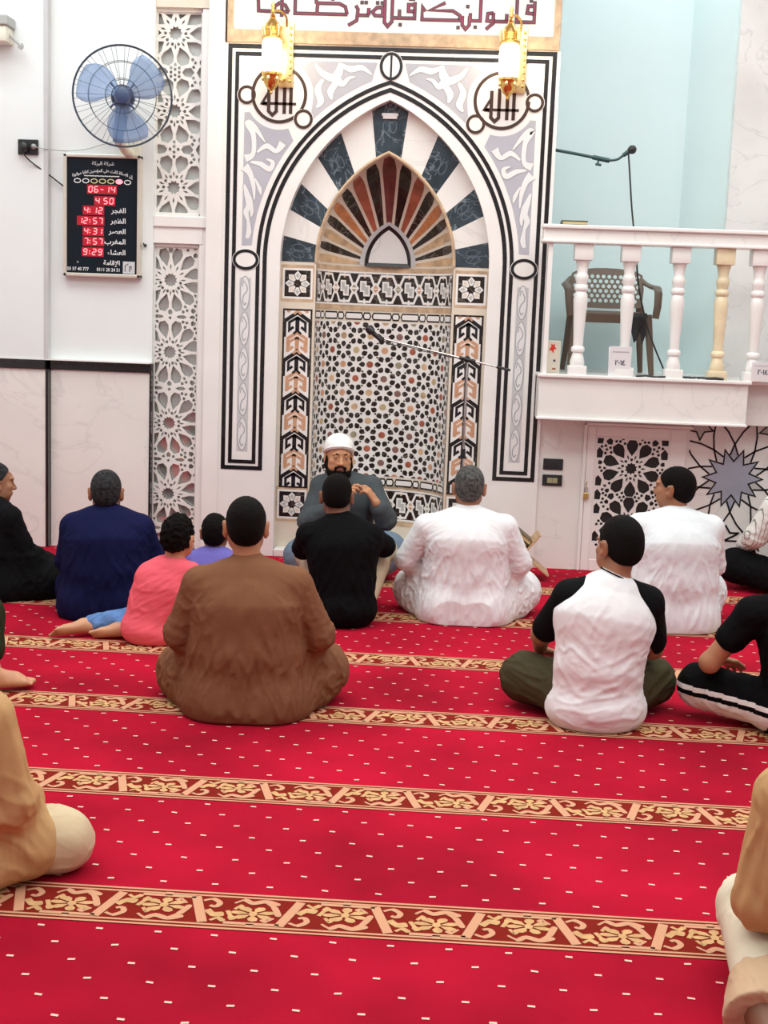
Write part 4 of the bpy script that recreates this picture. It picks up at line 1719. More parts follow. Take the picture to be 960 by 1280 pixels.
for k in range(4):
    a = PI / 4 + k * PI / 2
    b.tube([FP(.055, a, .062), FP(.098, a, .060)], .0065, M['navyplastic'], 6)
b.build('hub', e)
b = MB()
b.lathe(fc, [(.055, -.19), (.068, -.17), (.074, -.12), (.070, -.06), (.05, -.05)], M['navyplastic'], 24, fn_)
b.build('motor_housing', e)
b = MB()
b.tube(cat([tuple(fc - fn_ * .10 - Vector((0, 0, .05))), tuple(fc - fn_ * .10 - Vector((.01, 0, .13))), tuple(fc - fn_ * .13 - Vector((.025, 0, .20)))], 5), .040, M['navyplastic'], 14)
b.tube([tuple(fc - fn_ * .13 - Vector((.025, 0, .19))), tuple(fc - fn_ * .15 - Vector((.03, 0, .26)))], .034, M['navyplastic'], 14)
b.build('neck', e)
b = MB()
b.tube([tuple(fc - fn_ * .15 - Vector((.03, 0, .25))), (-2.095, 8.17, 2.53), (-2.10, YS + .005, 2.52)], [.03, .03, .034], M['ivory'], 12)
b.box((-2.165, YS - .02, 2.44), (-2.035, YS + .01, 2.62), M['ivory'], .01)
b.build('wall_bracket', e)
rel(e)

# ================================================================== prayer time board
YB = YS + .01
e = empty('prayer_time_board', (-2.268, YB, 1.755), 'black digital prayer time board with red numbers and white Arabic words', 'clock')
bx0, bx1, bz0, bz1 = -2.515, -2.022, 1.755, 2.513
b = MB()
fw = .022
for lo, hi in (((bx0, bz0), (bx0 + fw, bz1)), ((bx1 - fw, bz0), (bx1, bz1)), ((bx0, bz0), (bx1, bz0 + fw)), ((bx0, bz1 - fw), (bx1, bz1))):
    b.box((lo[0], YB - .058, lo[1]), (hi[0], YB, hi[1]), M['alu'], .004)
b.build('frame', e)
b = MB()
b.box((bx0 + fw - .004, YB - .046, bz0 + fw - .004), (bx1 - fw + .004, YB - .005, bz1 - fw + .004), M['screen'])
b.build('screen', e)


def bp_(x, y, l=.0):
    """board grid (x 0-624, y 0-1065) -> point on the screen"""
    return (bx0 + fw + (x / 624.0) * (bx1 - bx0 - 2 * fw), YB - .0465 - l, bz1 - fw - (y / 1065.0) * (bz1 - bz0 - 2 * fw))


SEG = {'0': 'abcdef', '1': 'bc', '2': 'abged', '3': 'abgcd', '4': 'fgbc', '5': 'afgcd', '6': 'afgecd', '7': 'abc', '8': 'abcdefg', '9': 'abcdfg', '-': 'g'}
led = MB()
glow = MB()


def digit(chh, x, y, w=30, h=52, t=8):
    def sx(px, py):
        return (x + px + (h / 2 - py) * .0 + (-(py) + h / 2) * .10, y + py)
    L = {'a': ((3, 0), (w - 3, 0)), 'b': ((w, 3), (w, h / 2 - 3)), 'c': ((w, h / 2 + 3), (w, h - 3)), 'd': ((3, h), (w - 3, h)), 'e': ((0, h / 2 + 3), (0, h - 3)), 'f': ((0, 3), (0, h / 2 - 3)), 'g': ((3, h / 2), (w - 3, h / 2))}
    for s_ in SEG[chh]:
        a, c = L[s_]
        a, c = sx(*a), sx(*c)
        for q in stroke_quads([a, c], t):
            led.face([bp_(p[0], p[1], .003) for p in q], M['led'])


for y, items in ((262, [('0', 194), ('6', 244), ('-', 295), ('1', 342), ('4', 394)]), (366, [('4', 256), ('5', 328), ('0', 380)]), (455, [('4', 156), (':', 200), ('1', 232), ('2', 282)]),
                 (552, [('1', 104), ('2', 150), (':', 200), ('5', 234), ('7', 284)]), (648, [('4', 156), (':', 200), ('3', 234), ('1', 280)]), (742, [('7', 156), (':', 200), ('5', 234), ('7', 284)]),
                 (840, [('9', 148), (':', 198), ('2', 228), ('9', 280)])):
    for chh, x in items:
        if chh == ':':
            for yy in (14, 36):
                led.face([bp_(x + a, y + yy + c, .003) for a, c in ((0, 0), (8, 0), (8, 9), (0, 9))], M['led'])
        else:
            digit(chh, x, y)
    x0 = min(x for _, x in items) - 16
    x1 = max(x for _, x in items) + 48
    led.build('red_digits', e)['label'] = 'lit red digits'
    led = MB()
    glow = MB()
    glow.face([bp_(x0, y - 16, .0012), bp_(x1, y - 16, .0012), bp_(x1, y + 68, .0012), bp_(x0, y + 68, .0012)], M['ledglow'])
    glow.build('red_window', e)['label'] = 'red display window'
def words_part(items, col, name='printed_words'):
    for s_, size, fn_b, al, bo in items:
        b = MB()
        text_mesh(b, s_, size, fn_b, col, al, bo)
        b.build(name, e)


words_part([(arabic(w_), 64, lambda u, v, y=y: bp_(524 + u, y - v, .002), 'RIGHT', .9) for y, w_ in ((498, 'الفجر'), (594, 'الظهر'), (690, 'العصر'), (786, 'المغرب'), (886, 'العشاء'))], M['white'])
words_part([(arabic('الإقامة'), 58, lambda u, v: bp_(474 + u, 982 - v, .002), 'RIGHT', 1.2),
            (arabic('شركة البركة'), 44, lambda u, v: bp_(318 + u, 64 - v, .002), 'CENTER', .3),
            (arabic('إن الصلاة كانت على المؤمنين كتابا موقوتا'), 38, lambda u, v: bp_(312 + u * .86, 128 - v + (u * .86 / 250) ** 2 * 44, .002), 'CENTER', .6),
            ('03 57 40 777', 44, lambda u, v: bp_(98 + u * .82, 1042 - v, .002), 'CENTER', .5),
            ('0111 20 24 51', 44, lambda u, v: bp_(372 + u * .82, 1042 - v, .002), 'CENTER', .5)], M['white'])
b = MB()
for i in range(26):
    x = 152 + i * 12
    b.face([bp_(x + a, 160 + c + (i % 3), .002) for a, c in ((0, 0), (11, 0), (11, 9 - (i % 2) * 3), (0, 9))], M['white'])
b.build('small_print_line', e)
for i in range(7):
    b = MB()
    c = (92 + i * 74, 212 + (8 if i == 6 else 0) * .5)
    col = M['yellowish'] if 1 < i < 5 else M['white']
    P = [(c[0] + 28 * math.cos(2 * PI * k / 16), c[1] + 19 * math.sin(2 * PI * k / 16)) for k in range(16)]
    if i == 5:
        b.face([bp_(c[0] + 20 * math.cos(-2 * PI * k / 12), c[1] + 18 * math.sin(-2 * PI * k / 12), .002) for k in range(12)], M['led'])
    for q in stroke_quads(P, 8, True):
        b.face([bp_(p[0], p[1], .0024) for p in q], M['led'] if i == 5 else col)
    b.build('day_ring', e)
b = MB()
b.face([bp_(500, 945, .002), bp_(606, 945, .002), bp_(606, 1058, .002), bp_(500, 1058, .002)], M['lav2'])
for q in stroke_quads([(520, 1040), (520, 985), (550, 965)], 7) + stroke_quads([(560, 1040), (560, 990), (575, 990), (575, 1020)], 7):
    b.face([bp_(p[0], p[1], .003) for p in q], M['ink'])
b.build('printed_badge', e)
b = MB()
for q in stroke_quads([(96, 952), (96, 974)], 5) + stroke_quads([(86, 963), (106, 963)], 5):
    b.face([bp_(p[0], p[1], .002) for p in q], M['grey_in'])
b.build('plus_mark', e)
rel(e)

# socket with plug, cables, unit at the top left, small hook
e = empty('wall_socket', (-2.735, YS - .045, 2.49), 'black wall socket with a plugged adapter and cables, beside the time board', 'socket')
b = MB()
b.box((-2.80, YS - .062, 2.495), (-2.672, YS - .045, 2.588), M['blackplastic'], .004)
b.build('plate', e)
b = MB()
b.lathe((-2.752, YS - .062, 2.536), [(.028, 0), (.030, .03), (.026, .052), (.015, .058)], M['blackplastic'], 14, (0, -1, 0))
b.build('black_plug', e)
b = MB()
b.lathe((-2.698, YS - .062, 2.543), [(.016, 0), (.017, .02), (.010, .036), (.006, .045)], M['greyplastic'], 12, (.3, -1, 0))
b.build('grey_plug', e)
rel(e)
b = MB()
b.tube(cat([(-2.745, YS - .115, 2.525), (-2.742, YS - .10, 2.485), (-2.70, YS - .06, 2.44), (-2.62, YS - .03, 2.385), (-2.54, YS - .012, 2.325), (-2.515, YS - .012, 2.31)], 6), .0045, M['blackplastic'], 8)
tag(b.build('power_cable'), 'dark cable running from the wall socket down to the time board', 'cable')
b = MB()
b.tube(cat([(-2.69, YS - .105, 2.543), (-2.64, YS - .06, 2.535), (-2.50, YS - .02, 2.530), (-2.38, YS - .012, 2.545), (-2.28, YS - .012, 2.575), (-2.18, YS - .02, 2.595), (-2.15, YS - .015, 2.60)], 6), .0028, M['greyplastic'], 8)
tag(b.build('fan_cable'), 'thin pale cable running from the wall socket to the fan', 'cable')
e = empty('wall_unit', (-3.0, YS - .045, 3.14), 'pale grey unit with a small metal hook, mounted at the top corner of the wall', 'wall unit')
b = MB()
b.box((-3.25, YS - .20, 3.245), (-2.815, YS - .045, 3.305), M['greyplastic'], .008)
b.build('lid', e)
b = MB()
b.box((-3.25, YS - .185, 3.150), (-2.828, YS - .045, 3.247), M['ivory'], .012)
b.sphere((-2.95, YS - .187, 3.19), (.022, .008, .018), M['greyplastic'], 8)
b.build('case', e)
b = MB()
b.tube([(-2.832, YS - .12, 3.20), (-2.79, YS - .12, 3.165), (-2.752, YS - .12, 3.13)], .008, M['greyplastic'], 8)
b.tube(cat([(-2.775, YS - .12, 3.135), (-2.755, YS - .12, 3.120), (-2.745, YS - .12, 3.135), (-2.752, YS - .12, 3.152)], 4), .006, M['greyplastic'], 8)
b.build('hook', e)
rel(e)
b = MB()
b.lathe((-2.002, YS + .01, 1.965), [(.010, 0), (.010, .012), (.004, .016)], M['blackplastic'], 10, (0, -1, 0))
b.tube([(-2.002, YS - .006, 1.965), (-2.002, YS - .026, 1.962), (-2.006, YS - .03, 1.978)], .004, M['blackplastic'], 6)
tag(b.build('wall_hook'), 'tiny dark hook on the wall just right of the time board', 'hook')

# ================================================================== microphone stand before the niche
e = empty('microphone_stand', (.07, 8.02, 0), 'slim grey microphone stand with a long boom, in front of the niche', 'microphone stand')
b = MB()
b.tube([(.07, 8.02, .02), (.07, 8.02, .75)], .011, M['chrome'], 10)
b.tube([(.07, 8.02, .72), (.07, 8.02, .78)], .016, M['blackplastic'], 10)
b.tube([(.07, 8.02, .75), (.07, 8.02, 1.32)], .007, M['chrome'], 10)
b.build('pole', e)
for k in range(3):
    a = .5 + k * 2 * PI / 3
    b = MB()
    b.tube([(.07, 8.02, .16), (.07 + .07 * math.cos(a), 8.02 + .07 * math.sin(a), .10), (.07 + .22 * math.cos(a), 8.02 + .22 * math.sin(a), .012)], .008, M['blackplastic'], 8)
    b.build('leg', e)
b = MB()
b.tube([(-.455, 8.0, 1.438), (.33, 8.0, 1.277)], .006, M['chrome'], 10)
b.tube([(.25, 8.0, 1.2935), (.335, 8.0, 1.276)], .009, M['blackplastic'], 10)
b.build('boom', e)
b = MB()
b.lathe((.07, 8.03, 1.331), [(.018, -.03), (.022, 0), (.018, .03)], M['blackplastic'], 12, (0, 1, 0))
b.tube([(.02, 8.0, 1.341), (.12, 8.0, 1.3205)], .012, M['blackplastic'], 10)
b.tube([(.07, 8.02, 1.32), (.05, 8.01, 1.285), (.03, 8.0, 1.27)], .006, M['blackplastic'], 8)
b.build('clamp', e)
b = MB()
b.tube([(-.45, 8.0, 1.437), (-.475, 7.985, 1.445), (-.50, 7.97, 1.46)], .011, M['blackplastic'], 10)
b.lathe((-.49, 7.975, 1.452), [(.012, -.04), (.014, 0), (.016, .03), (.024, .036), (.026, .055), (.020, .078), (.008, .085)], M['blackplastic'], 14, (-.72, -.1, .62))
b.build('microphone_head', e)
b = MB()
b.tube(cat([(-.455, 8.0, 1.43), (-.40, 7.995, 1.405), (-.30, 7.996, 1.395), (-.2, 7.995, 1.372), (-.05, 7.998, 1.345), (.05, 8.0, 1.30), (.062, 8.0, 1.0), (.058, 8.005, .5), (.06, 8.01, .05)], 5), .0035, M['blackplastic'], 6)
b.build('cord', e)
rel(e)

# ================================================================== folding book stand with books
bs = empty('book_stand', (.47, 7.93, 0), 'light wooden folding book stand on the carpet against the marble wall', 'book stand')
dn = Vector((.79, 0, -.613)).normalized()      # down the slope
up_ = Vector((.613, 0, .79)).normalized()      # out of the slope
vee = Vector((.462, 7.93, .165))
for nm, d_, a, c in (('front_board', dn, -.19, .205), ('rear_board', Vector((-.62, 0, -.785)).normalized(), -.16, .20)):
    b = MB()
    cc = vee + d_ * ((a + c) / 2)
    n_ = d_.cross(Vector((0, 1, 0))).normalized()
    b.obox(cc, [d_, (0, 1, 0), n_], ((c - a) / 2, .105, .007), M['wood'], .003)
    b.build(nm, bs)
rel(bs)
for i, (th, off) in enumerate(((.026, 0), (.024, .006), (.026, -.004))):
    base = vee - dn * (.098 + off) + up_ * (.008 + .014 + sum((.030, .030, .030)[:i]))
    e = empty('thick_book', tuple(base), ('thick gilt-edged book at the bottom of the stack on the wooden stand', 'gilt-edged book in the middle of the stack on the wooden stand', 'gilt-edged book on top of the stack on the wooden stand')[i], 'book', 'books stacked on the wooden stand')
    b = MB()
    b.obox(base, [dn, (0, 1, 0), up_], (.082, .098, th / 2 - .003), M['pages'])
    b.build('pages', e)
    b = MB()
    for s in (-1, 1):
        b.obox(base + up_ * s * (th / 2 - .001), [dn, (0, 1, 0), up_], (.087, .103, .002), M['cover'])
    b.obox(base - dn * .086, [dn, (0, 1, 0), up_], (.002, .103, th / 2), M['cover'])
    b.build('cover', e)
    rel(e)

# ================================================================== figures: distance-field modelling
_perm = np.random.RandomState(5).permutation(512).astype(np.int64)


def noise3(p):
    """smooth gradient noise in [-1, 1], p: (N, 3)"""
    pi = np.floor(p).astype(np.int64)
    pf = (p - pi).astype(np.float64)
    u = pf * pf * pf * (pf * (pf * 6 - 15) + 10)
    res = 0
    for dx in (0, 1):
        for dy in (0, 1):
            for dz in (0, 1):
                h = _perm[(_perm[(_perm[(pi[:, 0] + dx) & 511] + pi[:, 1] + dy) & 511] + pi[:, 2] + dz) & 511]
                g = np.stack([np.cos(h * 2.399), np.sin(h * 2.399), np.cos(h * 1.237 + 1)], 1)
                d = pf - np.array([dx, dy, dz])
                w = (u[:, 0] if dx else 1 - u[:, 0]) * (u[:, 1] if dy else 1 - u[:, 1]) * (u[:, 2] if dz else 1 - u[:, 2])
                res = res + w * (g * d).sum(1)
    return res


def A3(v):
    return np.array([v[0], v[1], v[2]], dtype=np.float32)


class Field:
    def __init__(s, lo, hi, h):
        s.h = h
        s.lo = A3(lo)
        n = [int(math.ceil((hi[i] - lo[i]) / h)) + 1 for i in range(3)]
        s.ax = [(lo[i] + h * np.arange(n[i])).astype(np.float32) for i in range(3)]
        s.d = np.full(n, 1.0, np.float32)

    def put(s, fn, lo, hi, k, op='add'):
        m = k + 3 * s.h + .008
        sl = []
        for i in range(3):
            a = int(np.clip(math.floor((lo[i] - m - s.lo[i]) / s.h), 0, len(s.ax[i])))
            b = int(np.clip(math.ceil((hi[i] + m - s.lo[i]) / s.h) + 1, 0, len(s.ax[i])))
            if b <= a:
                return
            sl.append(slice(a, b))
        X, Y, Z = s.ax[0][sl[0]][:, None, None], s.ax[1][sl[1]][None, :, None], s.ax[2][sl[2]][None, None, :]
        D = fn(X, Y, Z)
        d = s.d[tuple(sl)]
        if op == 'add':
            if k > 0:
                t = np.clip(.5 + .5 * (d - D) / k, 0, 1)
                s.d[tuple(sl)] = d + (D - d) * t - k * t * (1 - t)
            else:
                s.d[tuple(sl)] = np.minimum(d, D)
        else:
            if k > 0:
                t = np.clip(.5 - .5 * (d + D) / k, 0, 1)
                s.d[tuple(sl)] = d + (-D - d) * t + k * t * (1 - t)
            else:
                s.d[tuple(sl)] = np.maximum(d, -D)

    def cone(s, a, b, ra, rb, k=.02, op='add'):
        a, b = A3(a), A3(b)
        ba = b - a
        L2 = float(ba @ ba) + 1e-9

        def fn(X, Y, Z):
            px, py, pz = X - a[0], Y - a[1], Z - a[2]
            t = np.clip((px * ba[0] + py * ba[1] + pz * ba[2]) / L2, 0, 1)
            return np.sqrt((px - t * ba[0]) ** 2 + (py - t * ba[1]) ** 2 + (pz - t * ba[2]) ** 2) - (ra + (rb - ra) * t)
        r = max(ra, rb)
        s.put(fn, np.minimum(a, b) - r, np.maximum(a, b) + r, k, op)

    def chain(s, pts, rs, k=.02):
        for i in range(len(pts) - 1):
            s.cone(pts[i], pts[i + 1], rs[i], rs[i + 1], k)

    def ecap(s, a, b, wa, wb, k=.03, side=(1, 0, 0)):
        """tapered capsule of elliptical section: w = (half width along side, half depth)"""
        a, b = A3(a), A3(b)
        ba = b - a
        L = float(np.linalg.norm(ba)) + 1e-9
        t_ = ba / L
        sd = A3(side)
        sd = sd - t_ * float(sd @ t_)
        sd /= np.linalg.norm(sd)
        fw = np.cross(sd, t_)

        def fn(X, Y, Z):
            px, py, pz = X - a[0], Y - a[1], Z - a[2]
            q = px * t_[0] + py * t_[1] + pz * t_[2]
            t = np.clip(q / L, 0, 1)
            ex = q - t * L
            w = wa[0] + (wb[0] - wa[0]) * t
            dp = wa[1] + (wb[1] - wa[1]) * t
            cx = (px * sd[0] + py * sd[1] + pz * sd[2]) / w
            cy = (px * fw[0] + py * fw[1] + pz * fw[2]) / dp
            mn = np.minimum(w, dp)
            cz = ex / mn
            k0 = np.sqrt(cx * cx + cy * cy + cz * cz)
            g = np.sqrt((cx / w) ** 2 + (cy / dp) ** 2 + (cz / mn) ** 2 + 1e-12)
            return np.where(k0 < .3, -mn * .7, k0 * (k0 - 1) / g)
        r = max(wa[0], wb[0], wa[1], wb[1])
        s.put(fn, np.minimum(a, b) - r, np.maximum(a, b) + r, k)

    def ell(s, c, r, k=.02, R=None, op='add'):
        c = A3(c)
        R = np.eye(3, dtype=np.float32) if R is None else np.asarray(R, np.float32)
        mn = min(r)

        def fn(X, Y, Z):
            px, py, pz = X - c[0], Y - c[1], Z - c[2]
            q, g = 0, 0
            for i in range(3):
                e = (px * R[0, i] + py * R[1, i] + pz * R[2, i]) / r[i]
                q = q + e * e
                g = g + (e / r[i]) ** 2
            k0 = np.sqrt(q)
            return np.where(k0 < .3, -mn * .7, k0 * (k0 - 1) / np.sqrt(g + 1e-12))
        m = max(r)
        s.put(fn, c - m, c + m, k, op)

    def clip(s, n, off):
        """keep n.p <= off"""
        X, Y, Z = s.ax[0][:, None, None], s.ax[1][None, :, None], s.ax[2][None, None, :]
        s.d = np.maximum(s.d, n[0] * X + n[1] * Y + n[2] * Z - off)

    def mesh(s):
        d = s.d.copy()
        d[0], d[-1], d[:, 0], d[:, -1], d[:, :, 0], d[:, :, -1] = 1, 1, 1, 1, 1, 1
        ins = d < 0
        n = d.shape
        c = np.zeros([q - 1 for q in n], np.int8)
        offs = [(i, j, k) for i in (0, 1) for j in (0, 1) for k in (0, 1)]

        def sub(a, o):
            return a[o[0]:o[0] + n[0] - 1, o[1]:o[1] + n[1] - 1, o[2]:o[2] + n[2] - 1]
        for o in offs:
            c += sub(ins, o)
        act = (c > 0) & (c < 8)
        idx = np.argwhere(act)
        if not len(idx):
            return np.zeros((0, 3)), np.zeros((0, 4), int)
        ids = np.full(act.shape, -1, np.int64)
        ids[act] = np.arange(len(idx))
        V = np.zeros((len(idx), 3))
        cnt = np.zeros(len(idx))
        val = {o: d[idx[:, 0] + o[0], idx[:, 1] + o[1], idx[:, 2] + o[2]] for o in offs}
        for a in offs:
            for ax in range(3):
                if a[ax] == 0:
                    b = list(a)
                    b[ax] = 1
                    b = tuple(b)
                    va, vb = val[a], val[b]
                    cr = (va < 0) != (vb < 0)
                    t = np.where(cr, va / np.where(cr, va - vb, 1), 0)
                    p = np.tile(np.array(a, float), (len(idx), 1))
                    p[:, ax] = t
                    V += p * cr[:, None]
                    cnt += cr
        V = (idx + V / cnt[:, None]) * s.h + s.lo
        F = []
        for ax in range(3):
            b, c2 = (ax + 1) % 3, (ax + 2) % 3
            lo = [slice(None)] * 3
            hi = [slice(None)] * 3
            lo[ax], hi[ax] = slice(0, -1), slice(1, None)
            A, B = ins[tuple(lo)], ins[tuple(hi)]
            e = np.argwhere(A != B)
            e = e[(e[:, b] > 0) & (e[:, c2] > 0) & (e[:, b] < n[b] - 1) & (e[:, c2] < n[c2] - 1)]
            if not len(e):
                continue
            fl = A[e[:, 0], e[:, 1], e[:, 2]]

            def cell(db, dc):
                q = e.copy()
                q[:, b] -= db
                q[:, c2] -= dc
                return ids[q[:, 0], q[:, 1], q[:, 2]]
            q = np.stack([cell(1, 1), cell(0, 1), cell(0, 0), cell(1, 0)], 1)
            q[~fl] = q[~fl][:, ::-1]
            F.append(q)
        return V, np.concatenate(F)

    def normals(s, V):
        g = np.clip(np.round((V - s.lo) / s.h).astype(int), 1, np.array(s.d.shape) - 2)
        i, j, k = g[:, 0], g[:, 1], g[:, 2]
        N = np.stack([s.d[i + 1, j, k] - s.d[i - 1, j, k], s.d[i, j + 1, k] - s.d[i, j - 1, k], s.d[i, j, k + 1] - s.d[i, j, k - 1]], 1).astype(float)
        return N / (np.linalg.norm(N, axis=1)[:, None] + 1e-9)


def relax(V, F, it=1, w=.5):
    n = len(V)
    for _ in range(it):
        acc = np.zeros((n, 3))
        cnt = np.zeros(n)
        for a in range(4):
            for b in ((a + 1) % 4, (a + 3) % 4):
                np.add.at(acc, F[:, a], V[F[:, b]])
                np.add.at(cnt, F[:, a], 1)
        V = V + w * (acc / np.maximum(cnt, 1)[:, None] - V)
    return V


def folds(V, specs, seed=0):
    """summed cloth folds: (centre, radius, direction, spacing, amplitude)"""
    D = np.zeros(len(V))
    for q, (c, r, dr, sp_, amp) in enumerate(specs):
        dr = np.array(dr, float)
        dr /= np.linalg.norm(dr)
        x = V - np.array(c)
        w = np.exp(-(np.linalg.norm(x, axis=1) / r) ** 2)
        along = (x @ dr)[:, None] * dr
        across = x - along
        warp = noise3(V * 5 + seed + q * 7)[:, None] * .35
        p = across / sp_ + along / (sp_ * 8) + warp + seed * 3.1 + q * 11.3
        nn = noise3(p)
        n2 = noise3(p * 1.9 + 37.7)
        D += .72 * amp * w * (1.15 * np.exp(-(nn / .13) ** 2) + .45 * np.exp(-(n2 / .12) ** 2) + .8 * nn - .35)
    return D


def emit_mesh(name, V, F, mats, parent, matfn=None, smooth=True):
    me = bpy.data.meshes.new(name)
    me.vertices.add(len(V))
    me.vertices.foreach_set('co', V.astype(np.float32).ravel())
    me.loops.add(F.size)
    me.loops.foreach_set('vertex_index', F.ravel().astype(np.int32))
    me.polygons.add(len(F))
    me.polygons.foreach_set('loop_start', (np.arange(len(F)) * 4).astype(np.int32))
    me.polygons.foreach_set('loop_total', np.full(len(F), 4, np.int32))
    me.polygons.foreach_set('use_smooth', np.full(len(F), smooth))
    for m in (mats if isinstance(mats, (list, tuple)) else [mats]):
        me.materials.append(m)
    if matfn is not None:
        me.polygons.foreach_set('material_index', matfn(V[F].mean(1)).astype(np.int32))
    me.update(calc_edges=True)
    me.validate()
    o = bpy.data.objects.new(name, me)
    COL.objects.link(o)
    o.parent = parent
    return o


def finish(f, name, mats, parent, fold=None, seed=0, rl=1, matfn=None, bumpy=None, floor_z=.003):
    V, F = f.mesh()
    N = f.normals(V)
    if fold:
        D = folds(V, fold, seed)
        if floor_z is not None:
            D *= np.clip((V[:, 2] - floor_z) / .03, 0, 1)
        V = V + N * D[:, None]
    if bumpy:
        V = V + N * (bumpy[1] * (noise3(V / bumpy[0]) + .5 * noise3(V / bumpy[0] * 2.1)))[:, None]
    V = relax(V, F, rl)
    if floor_z is not None:
        V[:, 2] = np.maximum(V[:, 2], floor_z)
    return emit_mesh(name, V, F, mats, parent, matfn)


def rot3(yaw=0, pitch=0, roll=0):
    """yaw to the left about z, pitch nods down, roll tilts to the right; forward is +y"""
    cy, sy = math.cos(yaw), math.sin(yaw)
    Rz = np.array([[cy, -sy, 0], [sy, cy, 0], [0, 0, 1]])
    cp, sp_ = math.cos(-pitch), math.sin(-pitch)
    Rx = np.array([[1, 0, 0], [0, cp, -sp_], [0, sp_, cp]])
    cr, sr = math.cos(roll), math.sin(roll)
    Ry = np.array([[cr, 0, sr], [0, 1, 0], [-sr, 0, cr]])
    return Rz @ Rx @ Ry


